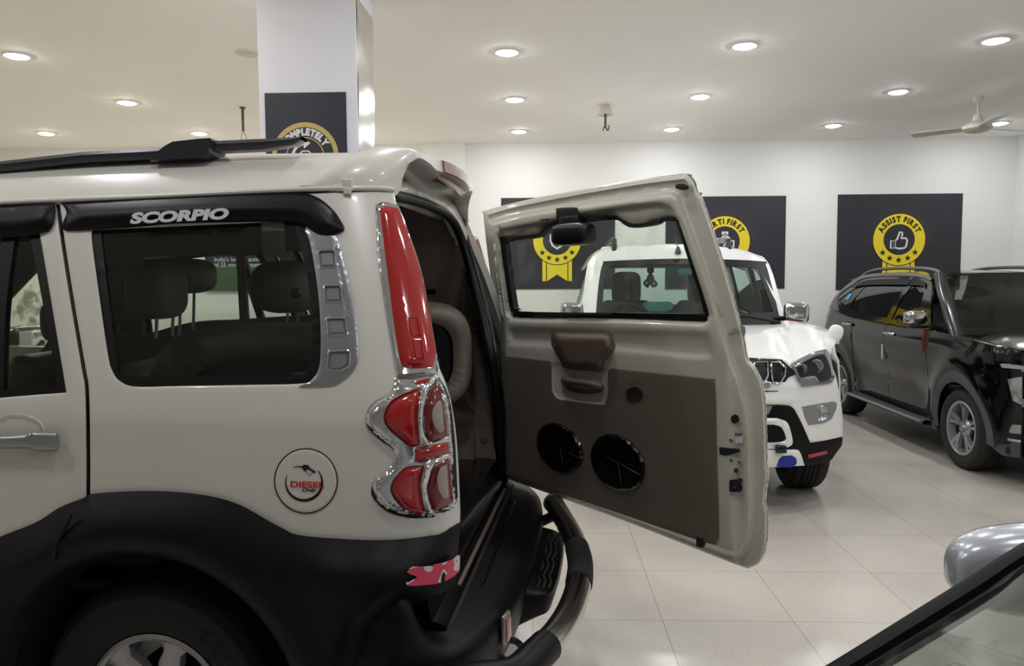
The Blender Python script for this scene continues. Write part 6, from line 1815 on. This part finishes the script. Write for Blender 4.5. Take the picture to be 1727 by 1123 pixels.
for k, b_ in enumerate(pb2):
    row = []
    for j in range(15):
        t = j / 14; y = b_.y - t * 1.24
        bow = .07 * (1 - (2 * t - 1) ** 2)
        row.append(Vector((b_.x - bow * 1.3, y, b_.z - .004 + bow * .5)))
    g.append(row)
MB().grid(g).build('windscreen', 'grey_glass', car4, sharp=80)
MB().grid([[Vector((b_.x - .012, b_.y - .004 - .045 * j, b_.z - .010 + .006 * j)) for j in range(2)] for b_ in pb2]).build('glass_border', 'border_grey', car4)
lo4, hi4 = pb2[0], pb2[-1]
n4 = PL - 1.24 - .04
# roof, bonnet, far wing and door
MB().grid([[Vector((hi4.x + dx, hi4.y + .02 - 1.28 * j / 10, hi4.z + dz + .06 * (1 - (j / 5 - 1) ** 2) * .6)) for j in range(11)] for dx, dz in [(0, .0), (.3, .06), (.8, .09), (1.4, .06), (2.0, -.04)]], (0, 0, -.02)).build('roof', 'silver_paint', car4, sharp=60)
MB().grid([[Vector((lo4.x + dx, lo4.y + .05 - 1.34 * j / 10, lo4.z + dz + .05 * (1 - (j / 5 - 1) ** 2) * .6 - (.03 if j in (0, 10) else 0))) for j in range(11)] for dx, dz in [(.1, -.01), (0, -.02), (-.4, -.06), (-.75, -.12), (-.95, -.22), (-1.02, -.4)]], (0, 0, -.02)).build('bonnet', 'silver_paint', car4, sharp=60)
for yy, s_ in ((PL + .09, 1), (PL - 1.24 - .13, -1)):
    prof4 = [(-1.0, .30), (-.98, .62), (-.80, .74), (-.35, .80), (.05, .82), (.6, .90), (1.4, .93), (2.6, .92), (2.7, .55), (2.6, .28)]
    ax4 = lo4.x
    def m4(x, z, o=0): return Vector((ax4 + x, yy - s_ * (.06 * max(0, z - .6) / .3) + s_ * o, z))
    o4 = panel('body_side', curve([(*p, 1) for p in prof4] + [(*p, 1) for p in [(2.35, .27)] + [(2.02 + .33 * math.cos(math.radians(a)), .27 + .33 * math.sin(math.radians(a))) for a in range(0, 181, 20)] + [(-.30, .27)] + [(-.62 + .33 * math.cos(math.radians(a)), .27 + .33 * math.sin(math.radians(a))) for a in range(0, 181, 20)]]), m4, 'silver_paint', car4, sp=.09, th=.02, toward=Vector((ax4, yy + s_ * 5, .7)))
    for wx in (-.62, 2.02): wheel('wheel', car4, (ax4 + wx, yy - s_ * .02, .29), .29, .19, .19, s_, style=0, nb=24, spokes=6)
MB().box((ax4 + .9, PL - .62, .32), (3.2, 1.1, .1), .03).build('underbody', 'dull_black', car4)
# dashboard and cabin seen through the glass
db = []
for j in range(13):
    y = PL - .06 - 1.12 * j / 12
    db.append([Vector((lo4.x + .06, y, lo4.z - .06)), Vector((lo4.x + .28, y, lo4.z - .02 + .01 * math.sin(j))), Vector((lo4.x + .55, y, lo4.z - .01 + .015 * math.sin(j * .7))), Vector((lo4.x + .66, y, lo4.z - .07)), Vector((lo4.x + .66, y, .55))])
MB().grid(db).build('dashboard', 'dash_grey', car4, sharp=50)
MB().grid([[Vector((lo4.x + x, PL - .02, z)) for x, z in [(.1, lo4.z - .02), (.3, lo4.z + .05), (.6, lo4.z + .09), (1.5, lo4.z + .10)]], [Vector((lo4.x + x, PL - .05, .6)) for x in (.1, .3, .6, 1.5)]]).build('door_card', 'dash_grey', car4)
for y_ in (PL - .35, PL - .95):
    MB().box((lo4.x + 1.15, y_, .85), (.16, .44, .6), .06, Matrix.Rotation(math.radians(14), 3, 'Y')).build('front_seat_back', 'seat_pale', car4, sharp=70)
    MB().box((lo4.x + .9, y_, .58), (.5, .44, .14), .05).build('front_seat', 'seat_pale', car4, sharp=70)
# wing mirror beyond the pillar
mq = ROOM.P(1672, 952, y=1.50)
def shape(p):
    q = p.copy(); k = (p.x + .125) / .25; q.z *= (.86 + .2 * min(1, k * 1.6)); q.y *= (.7 + .3 * k); return q
sm4 = MB().sell(mq + Vector((.05, 0, -.01)), (.135, .085, .085), .72, .72, 36, 22, dz=shape).build('wing_mirror', 'silver_paint', car4, sharp=80)
MB().lathe([(.084, 0), (.088, .004), (.084, .01), (.0, .008)], mq + Vector((.165, 0, -.01)), 0, 30).build('mirror_glass', 'gloss_black', sm4)
MB().tube([mq + Vector((.07, -.02, -.06)), mq + Vector((.10, -.10, -.10)), mq + Vector((.12, -.14, -.12))], .025, 10).build('mirror_arm', 'gloss_black', sm4)
